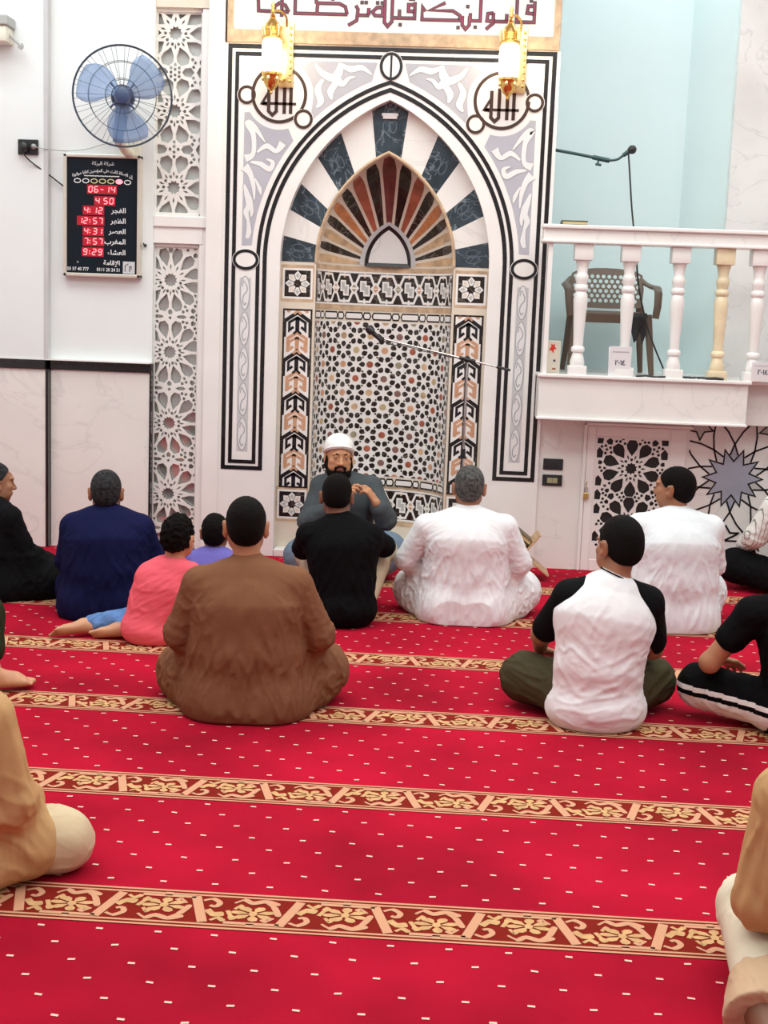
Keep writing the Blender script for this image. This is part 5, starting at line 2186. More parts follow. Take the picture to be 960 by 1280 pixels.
class Fig:
    """one seated figure in its own frame: x right, y forward, z up, origin on the floor under the pelvis"""

    def __init__(s, loc, yaw, label, skin_m, **j):
        s.root = empty('person', (loc[0], loc[1], 0), label, 'person', rotz=yaw)
        s.skin = skin_m
        s.j = dict(pel=(0, 0, .115), waist=(0, 0, .25), chest=(0, .03, .42), neck=(0, .045, .56), head=(0, .075, .735),
                   shR=(.18, .035, .525), elR=(.27, .08, .29), wrR=(.17, .28, .20), shL=(-.18, .035, .525), elL=(-.27, .08, .29), wrL=(-.17, .28, .20),
                   hipR=(.09, .03, .11), knR=(.34, .27, .13), anR=(-.06, .36, .06), toR=(-.19, .33, .04),
                   hipL=(-.09, .03, .11), knL=(-.34, .27, .13), anL=(.06, .40, .06), toL=(.19, .37, .04))
        s.j.update(j)
        s.hs = 1.0
        s.HR = rot3()
        s.size = 1.0
        s.curl = .55

    def P(s, n):
        return np.array(s.j[n], float)

    def hp(s, x, y, z):
        return s.P('head') + s.HR @ np.array([x, y, z]) * s.hs

    def field(s, h, extra=.12, keys=None):
        pts = np.array([s.j[k] for k in (keys or s.j)])
        lo, hi = pts.min(0) - extra, pts.max(0) + extra
        lo[2] = min(lo[2], -.02) if keys is None else lo[2]
        return Field(lo, hi, h)

    # --- skin
    def head_parts(s, f):
        h, R = s.hs, s.HR

        def E(c, r, k, op='add'):
            f.ell(s.hp(*c), [q * h for q in r], k * h, R, op)
        E((0, -.010, .026), (.0735, .093, .082), .02)
        E((0, .028, -.035), (.060, .066, .078), .03)
        E((0, .055, -.092), (.030, .028, .020), .03)
        for sx in (-1, 1):
            E((sx * .046, .040, -.060), (.022, .040, .030), .025)
            E((sx * .042, .062, -.022), (.024, .022, .018), .02)
            E((sx * .030, .082, .022), (.030, .013, .009), .012)
        E((0, .082, .03), (.03, .012, .02), .015)
        for sx in (-1, 1):
            E((sx * .031, .104, .002), (.018, .018, .012), .010, 'sub')
            E((sx * .031, .079, .001), (.0135, .0125, .0125), .004)
            E((sx * .031, .087, .0085), (.0155, .0085, .0055), .004)
            E((sx * .031, .086, -.0075), (.0145, .0075, .0040), .004)
        f.cone(s.hp(0, .090, .008), s.hp(0, .112, -.034), .008 * h, .0125 * h, .010 * h)
        for sx in (-1, 1):
            E((sx * .013, .098, -.038), (.009, .011, .008), .006)
        E((0, .094, -.060), (.023, .010, .0055), .006)
        E((0, .091, -.071), (.020, .010, .006), .006)
        E((0, .104, -.0655), (.020, .010, .0022), .003, 'sub')
        for sx in (-1, 1):
            c = s.hp(sx * .081, -.008, -.014)
            Re = R @ rot3(sx * -.45, 0, sx * .12)
            f.ell(c, [.011 * h, .023 * h, .037 * h], .008 * h, Re)
            f.ell(s.hp(sx * .093, .0, -.010), [.009 * h, .011 * h, .018 * h], .004 * h, Re, 'sub')

    def hand(s, f, side, dirv, nrm, curl=None, spread=.0, h=1.0):
        """palm, four fingers of unequal length and a thumb; nrm: out of the palm"""
        curl = s.curl if curl is None else curl
        w = s.P('wr' + side)
        d = np.array(dirv, float)
        d /= np.linalg.norm(d)
        n = np.array(nrm, float)
        n = n - d * (n @ d)
        n /= np.linalg.norm(n)
        t = np.cross(d, n) * (1 if side == 'R' else -1)      # towards the thumb
        h = h * s.size
        f.ecap(w, w + d * .085 * h, (.026 * h, .019 * h), (.038 * h, .014 * h), .014, t)
        for i, (o, L) in enumerate(((.028, .072), (.010, .080), (-.010, .075), (-.028, .060))):
            p = w + d * (.088 - .006 * abs(i - 1)) * h + t * o * h
            a = curl * (1 + .12 * i) * .55
            dirs = d + t * spread * (1.5 - i)
            r = .0092 * h
            for k, fr in enumerate((.45, .32, .23)):
                a2 = a * (k + .6)
                q = p + (dirs * math.cos(a2) + n * math.sin(a2)) * L * fr * h
                f.cone(p, q, r, r * .9, .004)
                p, r = q, r * .9
        p = w + d * .022 * h + t * .026 * h
        q = p + (d * .55 + t * .75 + n * .25) * .040 * h
        f.cone(p, q, .0125 * h, .011 * h, .012)
        q2 = q + (d * .85 + t * .25 + n * .45) * .032 * h
        f.cone(q, q2, .011 * h, .009 * h, .003)
        q3 = q2 + (d * .9 - t * .05 + n * .4) * .024 * h
        f.cone(q2, q3, .009 * h, .0075 * h, .003)

    def foot(s, f, side, up=(0, 0, 1)):
        z = s.size
        a, t = s.P('an' + side), s.P('to' + side)
        d = (t - a) / np.linalg.norm(t - a)
        u = np.array(up, float)
        u -= d * (u @ d)
        u /= np.linalg.norm(u)
        sd = np.cross(d, u)
        heel = a - d * .035 * z - u * .025 * z
        f.cone(a, heel, .036 * z, .030 * z, .03)
        ball = a + (t - a) * .72 - u * .012 * z
        f.ecap(heel + d * .02 * z, ball, (.030 * z, .026 * z), (.044 * z, .021 * z), .03, sd)
        f.cone(a + d * .01, a + (t - a) * .55, .033 * z, .024 * z, .03)
        sg = 1 if side == 'R' else -1
        for i in range(5):
            o = (-.030 + .0155 * i) * z * sg
            p = ball + sd * o
            L = (.052 - .006 * abs(i)) * z if i else .056 * z
            r = (.0125 if i == 0 else .0095 - .0006 * i) * z
            q = p + d * L - u * .004 * z
            f.cone(p, q, r * 1.05, r, .006)

    def body(s, h=.006, hands=None, feetup=((0, 0, 1), (0, 0, 1)), lip=None, lean_side=(1, 0, 0)):
        z = s.size
        f = s.field(h)
        P = s.P
        f.ecap(P('pel'), P('waist'), (.155 * z, .115 * z), (.135 * z, .092 * z), .05, lean_side)
        f.ecap(P('waist'), P('chest'), (.135 * z, .092 * z), (.155 * z, .10 * z), .05, lean_side)
        f.ecap(P('chest'), P('neck') - (P('neck') - P('chest')) * .25, (.155 * z, .10 * z), (.10 * z, .07 * z), .05, lean_side)
        f.cone(P('neck') - (P('neck') - P('chest')) * .2, s.hp(0, -.015, -.045), .056 * z, .052 * s.hs, .03)
        for sd in 'RL':
            f.cone(P('neck') * .55 + P('chest') * .2 + P('sh' + sd) * .25, P('sh' + sd), .062 * z, .052 * z, .05)
            f.cone(P('sh' + sd), P('el' + sd), .047 * z, .039 * z, .03)
            f.cone(P('el' + sd), P('wr' + sd), .040 * z, .026 * z, .02)
            f.cone(P('pel') * .4 + P('hip' + sd) * .6, P('kn' + sd), .078 * z, .055 * z, .05)
            f.cone(P('kn' + sd), P('an' + sd), .055 * z, .035 * z, .03)
            s.foot(f, sd, feetup[0 if sd == 'R' else 1])
        hands = hands or {'R': ((-.75, .6, -.25), (-.2, -.3, -1)), 'L': ((.75, .6, -.25), (.2, -.3, -1))}
        for sd, hv in hands.items():
            s.hand(f, sd, *hv)
        s.head_parts(f)
        f.clip((0, 0, -1), -.006)
        mats = [s.skin]
        fn = None
        if lip:
            mats.append(lip)
            c = s.hp(0, .098, -.0655)
            Ri = s.HR.T
            hs = s.hs

            def fn(C):
                q = (C - c) @ Ri.T / hs
                return ((np.abs(q[:, 0]) < .024) & (np.abs(q[:, 2]) < .0105) & (q[:, 1] > -.012)).astype(int)
        return finish(f, 'body', mats, s.root, matfn=fn)

    def eyes(s):
        for sx in (-1, 1):
            b = MB()
            c = s.hp(sx * .031, .0805, .000)
            R = s.HR
            b.sphere((0, 0, 0), .0118 * s.hs, M['eye'], 8)
            o = b.build('eye', s.root)
            o.location = c
            b = MB()
            b.sphere(tuple(R @ np.array([0, .0090, -.0015]) * s.hs), (.0055 * s.hs,) * 3, M['iris'], 6)
            i = b.build('iris', o)

    def brows(s, m):
        f = Field(s.hp(0, 0, 0) - .13 * s.hs, s.hp(0, 0, 0) + .13 * s.hs, .0025)
        for sx in (-1, 1):
            f.chain([s.hp(sx * .016, .097, .0225), s.hp(sx * .032, .093, .0265), s.hp(sx * .049, .079, .022)], [.0032, .0038, .002], .004)
        finish(f, 'eyebrows', m, s.root, rl=1, floor_z=None)

    # --- hair
    def hair(s, m, thick=.010, nape=-.085, curly=0.0, line=.025, h=.004, top=0.0, name='hair'):
        c = s.P('head')
        f = Field(c - .16 * s.hs, c + .17 * s.hs, h)
        R, hs = s.HR, s.hs
        t = thick
        nape = nape + .030
        f.ell(s.hp(0, -.012, .026), [(.0745 + t * .45) * hs, (.094 + t) * hs, (.083 + t + top) * hs], 0, R)
        f.ell(s.hp(0, -.048, -.022), [(.060 + t * .3) * hs, (.050 + t * .5) * hs, .058 * hs], .03 * hs, R)
        n = R @ np.array([0, .707, -.707])
        f.clip(n, float(n @ c) + line * .707 * hs)
        n2 = R @ np.array([0, .25, -.97])
        f.clip(n2, float(n2 @ c) - nape * hs)
        # leave the ears free
        for sx in (-1, 1):
            f.ell(s.hp(sx * .090, .004, -.022), [.030 * hs, .026 * hs, .040 * hs], .006, R, 'sub')
        return finish(f, name, m, s.root, rl=1, bumpy=(.022 * hs if curly else .010, (curly or .0016)), floor_z=None)

    # --- clothes
    def top(s, m, infl=.018, sleeves='long', name='shirt', fold=None, seed=1, h=.007, hem=None, extra=None, k=.05, collar=.062, matfn=None, wide=1.0, arms=('R', 'L'), sleeve_r=(.066, .060, .050), lean_side=(1, 0, 0), cut=None, to_wrist=1.0, base=.165, waist_w=.148, arm_k=.014):
        z = s.size
        P = s.P
        f = s.field(h, .16)
        w = wide
        i = infl
        f.ecap(P('pel') + np.array([0, -.012, -.02 - (.05 if base > .18 else 0)]), P('waist'), ((base * w + i) * z, (.125 + i) * z), ((waist_w * w + i) * z, (.100 + i) * z), k, lean_side)
        f.ecap(P('waist'), P('chest'), ((waist_w * w + i) * z, (.100 + i) * z), ((.162 * w + i) * z, (.105 + i) * z), k, lean_side)
        f.ecap(P('chest'), P('neck') - (P('neck') - P('chest')) * .22, ((.162 * w + i) * z, (.105 + i) * z), ((.10 * w + i * .6) * z, (.072 + i * .5) * z), .10, lean_side)
        if collar:
            nk = P('neck')
            f.cone(nk - (nk - P('chest')) * .12, nk + (s.hp(0, -.02, -.06) - nk) * .38, collar * z, (collar - .003) * z, .02)
        for sd in arms:
            f.cone(P('neck') * .5 + P('chest') * .25 + P('sh' + sd) * .25, P('sh' + sd), (.066 + i * .5) * z, (.056 + i * .6) * z, .05)
            r0, r1, r2 = [q * z for q in sleeve_r]
            if sleeves == 'long':
                f.cone(P('sh' + sd), P('el' + sd), r0, r1, arm_k)
                f.cone(P('el' + sd), P('el' + sd) + (P('wr' + sd) - P('el' + sd)) * .95 * to_wrist, r1, r2, arm_k)
            elif sleeves == 'short':
                e = P('sh' + sd) + (P('el' + sd) - P('sh' + sd)) * .50
                f.cone(P('sh' + sd), e, r0, r1 * 1.05, .03)
                d = (P('el' + sd) - P('sh' + sd))
                d /= np.linalg.norm(d)
        if sleeves == 'short':
            pass
        if extra:
            extra(f, s)
        f.clip((0, 0, -1), -.003 if hem is None else -hem)
        if cut:
            cut(f, s)
        return finish(f, name, m, s.root, fold, seed, 1, matfn)

    def legs(s, m, name='trousers', r=(.105, .085, .058), seat=(.185, .145), fold=None, seed=2, h=.007, to=.93, extra=None, matfn=None, k=.04, sides='RL', cut=None):
        z = s.size
        P = s.P
        f = s.field(h, .16)
        f.ecap(P('pel') + np.array([-.05 * z, 0, -.01]), P('pel') + np.array([.05 * z, 0, -.01]), (seat[1] * z, .11 * z), (seat[1] * z, .11 * z), k, (0, 1, 0))
        f.ecap(P('pel'), P('pel') + np.array([0, 0, .08 * z]), (seat[0] * z * .95, seat[1] * z * .85), (seat[0] * z * .86, seat[1] * z * .75), k)
        for sd in sides:
            f.cone(P('hip' + sd), P('kn' + sd), r[0] * z, r[1] * z, k)
            e = P('kn' + sd) + (P('an' + sd) - P('kn' + sd)) * to
            f.cone(P('kn' + sd), e, r[1] * z, r[2] * z, k)
        if extra:
            extra(f, s)
        f.clip((0, 0, -1), -.003)
        if cut:
            cut(f, s)
        return finish(f, name, m, s.root, fold, seed, 1, matfn)

    def ring_collar(s, m, r=.062, hgt=.028, name='collar', tilt=.25, up=.0):
        nk = s.P('neck')
        ax = s.hp(0, -.02, -.06) - nk
        ax = ax / np.linalg.norm(ax)
        b = MB()
        c = nk + ax * (.012 + up) * s.size
        z = s.size
        b.lathe(tuple(c), [(r * z, 0), ((r + .004) * z, hgt * .5 * z), ((r - .002) * z, hgt * z), ((r - .007) * z, hgt * z), ((r - .006) * z, 0)], m, 28, tuple(ax))
        return b.build(name, s.root)


M['eye'] = mat('eye_white', (0.75, 0.72, 0.68), 0.2)
M['iris'] = mat('dark_iris', (0.02, 0.01, 0.006), 0.15)
M['lips'] = mat('lips', (0.26, 0.09, 0.07), 0.45)
HAIR = mat('black_hair', (0.004, 0.003, 0.0026), 0.7, spec=0.10, noise=0.5, nscale=90, bump=0.6, bscale=350)
HAIR_SOFT = mat('dark_brown_hair', (0.020, 0.012, 0.008), 0.6, spec=0.3, noise=0.5, nscale=90, bump=0.6, bscale=350)
HAIR_GREY = mat('greying_hair', (0.075, 0.075, 0.072), 0.6, spec=0.3, noise=0.9, nscale=70, bump=0.7, bscale=300)
HAIR_SALT = mat('dark_grey_hair', (0.028, 0.028, 0.030), 0.6, spec=0.12, noise=0.8, nscale=70, bump=0.7, bscale=300)
SK_A = skin('tan_skin', (0.44, 0.20, 0.105))
SK_B = skin('brown_skin', (0.33, 0.145, 0.075))
SK_C = skin('dark_brown_skin', (0.20, 0.085, 0.045))
SK_E = skin('warm_tan_skin', (0.53, 0.25, 0.13))
SK_D = skin('light_tan_skin', (0.58, 0.29, 0.16))

C_BROWN = cloth('brown_robe_cloth', (0.20, 0.088, 0.045))
C_WHITE = cloth('white_robe_cloth', (0.80, 0.80, 0.82))
C_WHITE2 = cloth('cool_white_robe_cloth', (0.76, 0.80, 0.83))
C_NAVY = cloth('navy_robe_cloth', (0.0065, 0.0085, 0.046))
C_BLACK = cloth('black_cloth', (0.0028, 0.0028, 0.0035))
C_BLACK2 = cloth('soft_black_cloth', (0.0042, 0.0045, 0.0055))
C_PINK = cloth('coral_pink_jersey', (0.86, 0.13, 0.17))
C_JEAN = cloth('blue_denim', (0.12, 0.24, 0.50), noise=.25)
C_PURPLE = cloth('violet_jersey', (0.17, 0.15, 0.50))
C_GREY = cloth('slate_grey_robe', (0.075, 0.088, 0.096))
C_GREYDK = cloth('charcoal_garment', (0.014, 0.017, 0.020))
C_BLUEGREY = cloth('blue_grey_robe', (0.145, 0.20, 0.265))
C_BEIGE = cloth('beige_trouser_cloth', (0.62, 0.52, 0.36))
C_OLIVE = cloth('olive_trouser_cloth', (0.060, 0.050, 0.026))
C_TAN = cloth('tan_robe_cloth', (0.52, 0.315, 0.145))
C_CREAM = cloth('cream_trouser_cloth', (0.62, 0.50, 0.33))
C_CREAMW = cloth('pale_cream_trouser_cloth', (0.70, 0.63, 0.48))
C_SAND = cloth('sand_trouser_cloth', (0.58, 0.40, 0.26))
C_STRIPE = cloth('white_stripe', (0.82, 0.80, 0.78))
C_DKGREEN = cloth('dark_green_trouser_cloth', (0.022, 0.028, 0.012))
C_LTBLUE = cloth('light_blue_collar_cloth', (0.25, 0.45, 0.62))
C_CAP = cloth('white_cap_cloth', (0.86, 0.86, 0.84))


def striped_cloth():
    m = cloth('white_striped_cloth', (0.80, 0.81, 0.78))
    nt = m.node_tree
    b = nt.nodes['Principled BSDF']
    tc = nt.nodes.new('ShaderNodeTexCoord')
    w = nt.nodes.new('ShaderNodeTexWave')
    w.inputs['Scale'].default_value = 16
    w.inputs['Distortion'].default_value = 1.2
    r = nt.nodes.new('ShaderNodeValToRGB')
    r.color_ramp.elements[0].position, r.color_ramp.elements[0].color = 0.03, (.25, .26, .23, 1)
    r.color_ramp.elements[1].position, r.color_ramp.elements[1].color = 0.10, (.80, .81, .78, 1)
    nt.links.new(tc.outputs['Object'], w.inputs['Vector'])
    nt.links.new(w.outputs['Fac'], r.inputs[0])
    nt.links.new(r.outputs[0], b.inputs['Base Color'])
    return m


def robe_skirt(wid=.0, front=.0, kr=(.13, .115, .09), drape=.09):
    """cloth stretched over the crossed legs and spread on the floor"""
    def fn(f, s):
        z = s.size
        P = s.P
        for sd in 'RL':
            f.cone(P('hip' + sd), P('kn' + sd), kr[0] * z, kr[1] * z, .035)
            f.cone(P('kn' + sd), P('an' + sd), kr[1] * z, kr[2] * z, .035)
        f.ell(P('pel') + np.array([0, .20, -.03]), (.24 * z, .20 * z, .10 * z), .06)
        for sd, sx in (('R', 1), ('L', -1)):
            w_ = P('waist') * .7 + P('chest') * .3 + np.array([sx * .10, .03, 0]) * z
            k_ = P('kn' + sd) * .85 + P('pel') * .15
            f.cone(w_, k_ + np.array([0, -.03, 0]), drape * z, (drape + .02) * z, .05)
            f.cone(P('pel') + np.array([sx * .10, -.04, -.05]) * z, np.array([k_[0], k_[1] - .06, .05]), .12 * z, .085 * z, .06)
    return fn


def robe_folds(a=1.0):
    return [((0, -.12, .12), .22, (.1, .2, 1), .055, .012 * a), ((-.16, -.1, .25), .15, (.45, .1, 1), .05, .010 * a), ((.16, -.1, .25), .15, (-.45, .1, 1), .05, .010 * a),
            ((-.28, .12, .12), .18, (.6, .5, .4), .045, .012 * a), ((.28, .12, .12), .18, (-.6, .5, .4), .045, .012 * a),
            ((-.17, -.02, .43), .10, (.8, .1, .5), .035, .008 * a), ((.17, -.02, .43), .10, (-.8, .1, .5), .035, .008 * a), ((0, .3, .15), .25, (1, .3, 0), .06, .010 * a),
            ((.27, .1, .3), .12, (.75, .3, .2), .032, .008 * a), ((-.27, .1, .3), .12, (-.75, .3, .2), .032, .008 * a), ((0, -.1, .38), .16, (.3, .1, 1), .07, .005 * a)]


# ------------------------------------------------------------------ man in the brown robe
p = Fig((-.765, 4.90), .06, 'man in a brown robe sitting cross-legged with his back turned, nearest the niche axis', SK_A,
        head=(-.02, .06, .738), neck=(-.005, .035, .565), chest=(.0, .01, .43), waist=(0, -.02, .25), shR=(.175, .02, .515), elR=(.275, .05, .315), wrR=(.19, .24, .20), shL=(-.185, .02, .505), elL=(-.265, .05, .30), wrL=(-.17, .25, .19),
        knR=(.275, .23, .125), knL=(-.265, .22, .10))
p.HR = rot3(.10, .06)
p.body()
p.hair(HAIR, .008, -.085)
p.eyes()
p.top(C_BROWN, .030, name='robe', base=.205, waist_w=.172, extra=robe_skirt(.03), fold=robe_folds(1.15), seed=3, wide=1.06, sleeve_r=(.074, .066, .055), collar=.060)

# ------------------------------------------------------------------ man in white, grey hair (middle)
p = Fig((.10, 6.70), .0, 'grey-haired man in a white robe, back turned, next to the book stand', SK_B,
        head=(0, .065, .702), neck=(.0, .04, .55), chest=(.0, .01, .42), shR=(.19, .02, .50), elR=(.285, .05, .31), wrR=(.21, .27, .17), shL=(-.21, .02, .485), elL=(-.315, .06, .305), wrL=(-.22, .27, .17),
        knR=(.295, .25, .12), knL=(-.265, .25, .105))
p.HR = rot3(.0, .05)
p.body()
p.hair(HAIR_GREY, .008, -.085)
p.eyes()
p.top(C_WHITE, .024, name='robe', base=.205, waist_w=.172, extra=robe_skirt(.02), fold=robe_folds(.85), seed=8, wide=1.08, sleeve_r=(.070, .060, .050), collar=.060, h=.006)
p.ring_collar(C_WHITE, .060, .03)

# ------------------------------------------------------------------ man in white, right, head turned to the preacher
p = Fig((1.19, 6.76), .12, 'man in a white robe before the lattice gate, head turned toward the preacher', SK_B,
        head=(-.005, .06, .738), neck=(.0, .035, .585), chest=(.0, .0, .44), waist=(0, -.02, .26), shR=(.185, .02, .53), elR=(.235, .08, .33), wrR=(.18, .28, .19), shL=(-.19, .02, .53), elL=(-.235, .10, .33), wrL=(-.15, .30, .19),
        knR=(.26, .28, .145), knL=(-.27, .26, .11))
p.HR = rot3(.85, -.02)
p.body()
p.hair(HAIR, .006, -.085)
p.eyes()
p.top(C_WHITE2, .032, name='robe', base=.205, waist_w=.172, extra=robe_skirt(.02), fold=robe_folds(.85), seed=12, wide=1.10, sleeve_r=(.070, .062, .052), collar=.060, h=.006)
p.ring_collar(C_WHITE2, .060, .032)

# ------------------------------------------------------------------ man in the navy robe, far left
p = Fig((-1.735, 6.42), .06, 'man in a dark navy robe sitting with his back turned, before the marble dado', SK_B,
        head=(-.015, .06, .632), neck=(-.005, .035, .505), chest=(.0, .01, .39), waist=(0, -.02, .24), shR=(.165, .02, .455), elR=(.22, .09, .29), wrR=(.17, .28, .18), shL=(-.165, .02, .45), elL=(-.205, .06, .27), wrL=(-.16, .26, .17),
        knR=(.27, .26, .12), knL=(-.20, .24, .10))
p.HR = rot3(.14, .03)
p.body()
p.hair(HAIR_SALT, .007, -.085)
p.eyes()
p.top(C_NAVY, .030, name='robe', base=.205, waist_w=.172, extra=robe_skirt(.01, kr=(.12, .10, .08)), fold=robe_folds(.9), seed=17, wide=1.04, sleeve_r=(.070, .064, .055), collar=.060, h=.006)

# ------------------------------------------------------------------ man in black at the left edge
p = Fig((-2.49, 6.74), -.55, 'man in a black robe cut by the left border, beside the navy robe', SK_B,
        head=(.0, .075, .612), neck=(0, .045, .485), chest=(0, .02, .37), waist=(0, 0, .22), shR=(.165, .03, .44), elR=(.22, .10, .24), wrR=(.18, .30, .16), shL=(-.165, .03, .44), elL=(-.22, .10, .24), wrL=(-.16, .28, .16),
        knR=(.30, .26, .09), knL=(-.30, .26, .09))
p.HR = rot3(-.35, .03)
p.body()
p.hair(HAIR_SALT, .004, -.07, line=.0)
p.eyes()
p.top(C_BLACK2, .026, name='robe', base=.205, waist_w=.172, extra=robe_skirt(.0, kr=(.11, .085, .07)), fold=robe_folds(.9), seed=21, sleeve_r=(.066, .062, .055), collar=.058, h=.008)

# ------------------------------------------------------------------ preacher facing the rows
p = Fig((-.645, 7.93), PI - .12, 'bearded preacher in a grey robe and white cap facing the rows before the niche', SK_E,
        head=(.035, .075, .715), neck=(.02, .04, .575), chest=(.01, .01, .43), waist=(0, 0, .26), shR=(.150, .02, .52), elR=(.205, .10, .31), wrR=(-.053, .240, .462), shL=(-.165, .02, .535), elL=(-.280, .12, .355), wrL=(-.235, .235, .470),
        knR=(.20, .27, .12), knL=(-.33, .27, .185), anL=(-.19, .42, .055), toL=(-.22, .52, .05))
p.HR = rot3(.38, .0, -.04)
p.curl = 1.15
p.body(.005, hands={'R': ((-.30, .25, .85), (-.9, .1, .1)), 'L': ((.50, .10, .75), (.55, -.2, -.7))}, lip=M['lips'])
p.eyes()
p.brows(HAIR)
# beard: full, along the jaw and over the chin
f = Field(p.P('head') - .17, p.P('head') + .15, .004)
for a in (-1, 1):
    f.chain([p.hp(a * .074, .002, -.005), p.hp(a * .070, .018, -.055), p.hp(a * .046, .052, -.095), p.hp(0, .074, -.115)], [.010, .016, .024, .030], .02)
    f.chain([p.hp(a * .030, .088, -.076), p.hp(a * .030, .094, -.058), p.hp(a * .006, .102, -.050)], [.007, .006, .005], .006)
f.ell(p.hp(0, .060, -.120), (.046, .038, .042), .02, p.HR)
f.cone(p.hp(0, .094, -.082), p.hp(0, .090, -.10), .008, .018, .008)
finish(f, 'beard', HAIR, p.root, rl=1, bumpy=(.012, .003), floor_z=None)
# cap: round, with a folded band
f = Field(p.P('head') - .14, p.P('head') + .20, .004)
f.ell(p.hp(0, -.012, .052), (.092, .112, .092), 0, p.HR)
n = p.HR @ np.array([0, .36, -.93])
f.clip(n, float(n @ p.P('head')) - .022)
finish(f, 'cap', C_CAP, p.root, rl=2, floor_z=None)
b = MB()
RR = p.HR
ring = []
for k in range(40):
    a = 2 * PI * k / 40
    y = -.012 + .1095 * math.sin(a)
    ring.append(tuple(p.hp(.0905 * math.cos(a), y, .036 + y * .385)))
b.tube(ring, .006, C_CAP, 8, True)
b.build('cap_band', p.root)
p.hair(HAIR, .004, -.055, line=-.02, name='hair')
p.top(C_GREY, .026, name='outer_robe', fold=robe_folds(.9), seed=31, wide=.95, sleeve_r=(.062, .066, .056), collar=.055, to_wrist=.72, hem=.10)
f = Field((-.16, .02, .14), (.16, .30, .60), .006)
f.ecap((.01, .095, .22), (.015, .10, .50), (.085, .075), (.045, .05), .02)
finish(f, 'inner_garment', C_GREYDK, p.root, [((0, .15, .3), .2, (0, 0, 1), .05, .006)], 4)


def lap(f, s):
    f.ell((-.05, .22, .10), (.30, .22, .09), .06)
    f.cone((-.30, .27, .20), (-.22, .45, .06), .085, .06, .05)


p.legs(C_BLUEGREY, 'robe_skirt', (.12, .105, .085), (.20, .16), robe_folds(.8), 5, extra=lap)
b = MB()
f = Field((-.34, .36, -.02), (-.12, .62, .13), .005)
f.ecap((-.205, .44, .045), (-.225, .55, .038), (.040, .036), (.044, .026), .02, (1, 0, 0))
f.clip((0, 0, -1), -.004)
finish(f, 'shoe', C_BLACK, p.root)

# ------------------------------------------------------------------ man in the black shirt before the preacher
p = Fig((-.525, 6.50), .0, 'man in a black shirt and beige trousers with raised knees, back turned before the preacher', SK_C,
        head=(-.055, .09, .650), neck=(-.03, .06, .515), chest=(-.01, .02, .39), waist=(0, -.01, .24), shR=(.125, .03, .455), elR=(.195, .16, .385), wrR=(.13, .37, .38), shL=(-.185, .03, .445), elL=(-.225, .14, .36), wrL=(-.15, .36, .37),
        hipR=(.085, .05, .11), knR=(.175, .36, .335), anR=(.10, .45, .06), toR=(.11, .62, .035), hipL=(-.085, .05, .11), knL=(-.22, .34, .30), anL=(-.12, .45, .06), toL=(-.13, .62, .035))
p.HR = rot3(.06, .16)
p.body(hands={'R': ((-.8, .4, .0), (0, -.4, -1)), 'L': ((.8, .4, 0), (0, -.4, -1))})
p.hair(HAIR, .006, -.075)
p.eyes()
p.top(C_BLACK, .014, name='shirt', fold=robe_folds(.8), seed=41, wide=.94, sleeve_r=(.064, .058, .046), collar=.058, extra=lambda f, s: f.ell((0, -.02, .08), (.165, .145, .11), .04))
p.legs(C_BEIGE, r=(.080, .070, .058), seat=(.13, .10), fold=[((.15, .3, .25), .25, (.1, .3, -1), .06, .008), ((-.15, .3, .25), .25, (-.1, .3, -1), .06, .008)], seed=6)

# ------------------------------------------------------------------ young man in the white and black raglan shirt
p = Fig((.61, 5.02), .10, 'young man in a white shirt with black raglan sleeves and olive trousers, back turned', SK_B,
        head=(.075, .06, .705), neck=(.045, .03, .56), chest=(.02, .0, .42), waist=(0, -.03, .24), shR=(.185, .02, .485), elR=(.245, .10, .28), wrR=(.17, .32, .22), shL=(-.115, .03, .50), elL=(-.20, .16, .31), wrL=(-.17, .34, .20),
        knR=(.275, .22, .115), knL=(-.25, .20, .125))
p.HR = rot3(.38, .10, .05)
p.body()
p.hair(HAIR, .010, -.088, top=.004)
p.eyes()


def tee_hem(f, s):
    f.ell(s.P('pel') + np.array([0, -.03, -.05]), (.195, .150, .11), .05)


p.top(C_WHITE, .018, 'none', 'shirt', [((0, -.12, .12), .20, (1, .1, .15), .05, .008), ((.12, -.08, .25), .15, (.9, .1, .5), .045, .008), ((-.12, -.08, .3), .15, (-.8, .1, .6), .055, .006), ((0, -.1, .4), .2, (.3, .1, 1), .08, .005)], 51, wide=1.0, extra=tee_hem, collar=.0, arms=())
f = p.field(.006, .15)
for sd, sx in (('R', 1), ('L', -1)):
    f.cone(p.P('neck') * .62 + p.P('chest') * .12 + p.P('sh' + sd) * .26 + np.array([0, 0, .004]), p.P('sh' + sd), .068, .068, .03)
    f.cone(p.P('sh' + sd), p.P('sh' + sd) + (p.P('el' + sd) - p.P('sh' + sd)) * .80, .068, .060, .02)
nn = np.array([-.80, 0, -.42])
fr = f.d.copy()
X, Z = f.ax[0][:, None, None], f.ax[2][None, None, :]
keepR = (-.86 * (X - .075) - .5 * (Z - .555))
keepL = (.90 * (X - (-.005)) - .42 * (Z - .555))
f.d = np.maximum(fr, np.minimum(np.broadcast_to(keepR, fr.shape), np.broadcast_to(keepL, fr.shape)).astype(np.float32))
finish(f, 'raglan_sleeves', C_BLACK2, p.root, [((.25, .1, .4), .15, (.5, .3, -.6), .04, .006)], 7)
p.ring_collar(C_WHITE, .060, .030)
p.ring_collar(C_BLACK2, .0625, .006, 'collar_stripe', up=.022)
p.ring_collar(C_BLACK2, .0635, .005, 'collar_stripe', up=.004)
p.legs(C_OLIVE, r=(.105, .095, .070), seat=(.185, .145), fold=[((.25, .15, .12), .2, (.6, .5, .2), .05, .010), ((-.25, .15, .12), .2, (-.6, .5, .2), .05, .010)], seed=8)

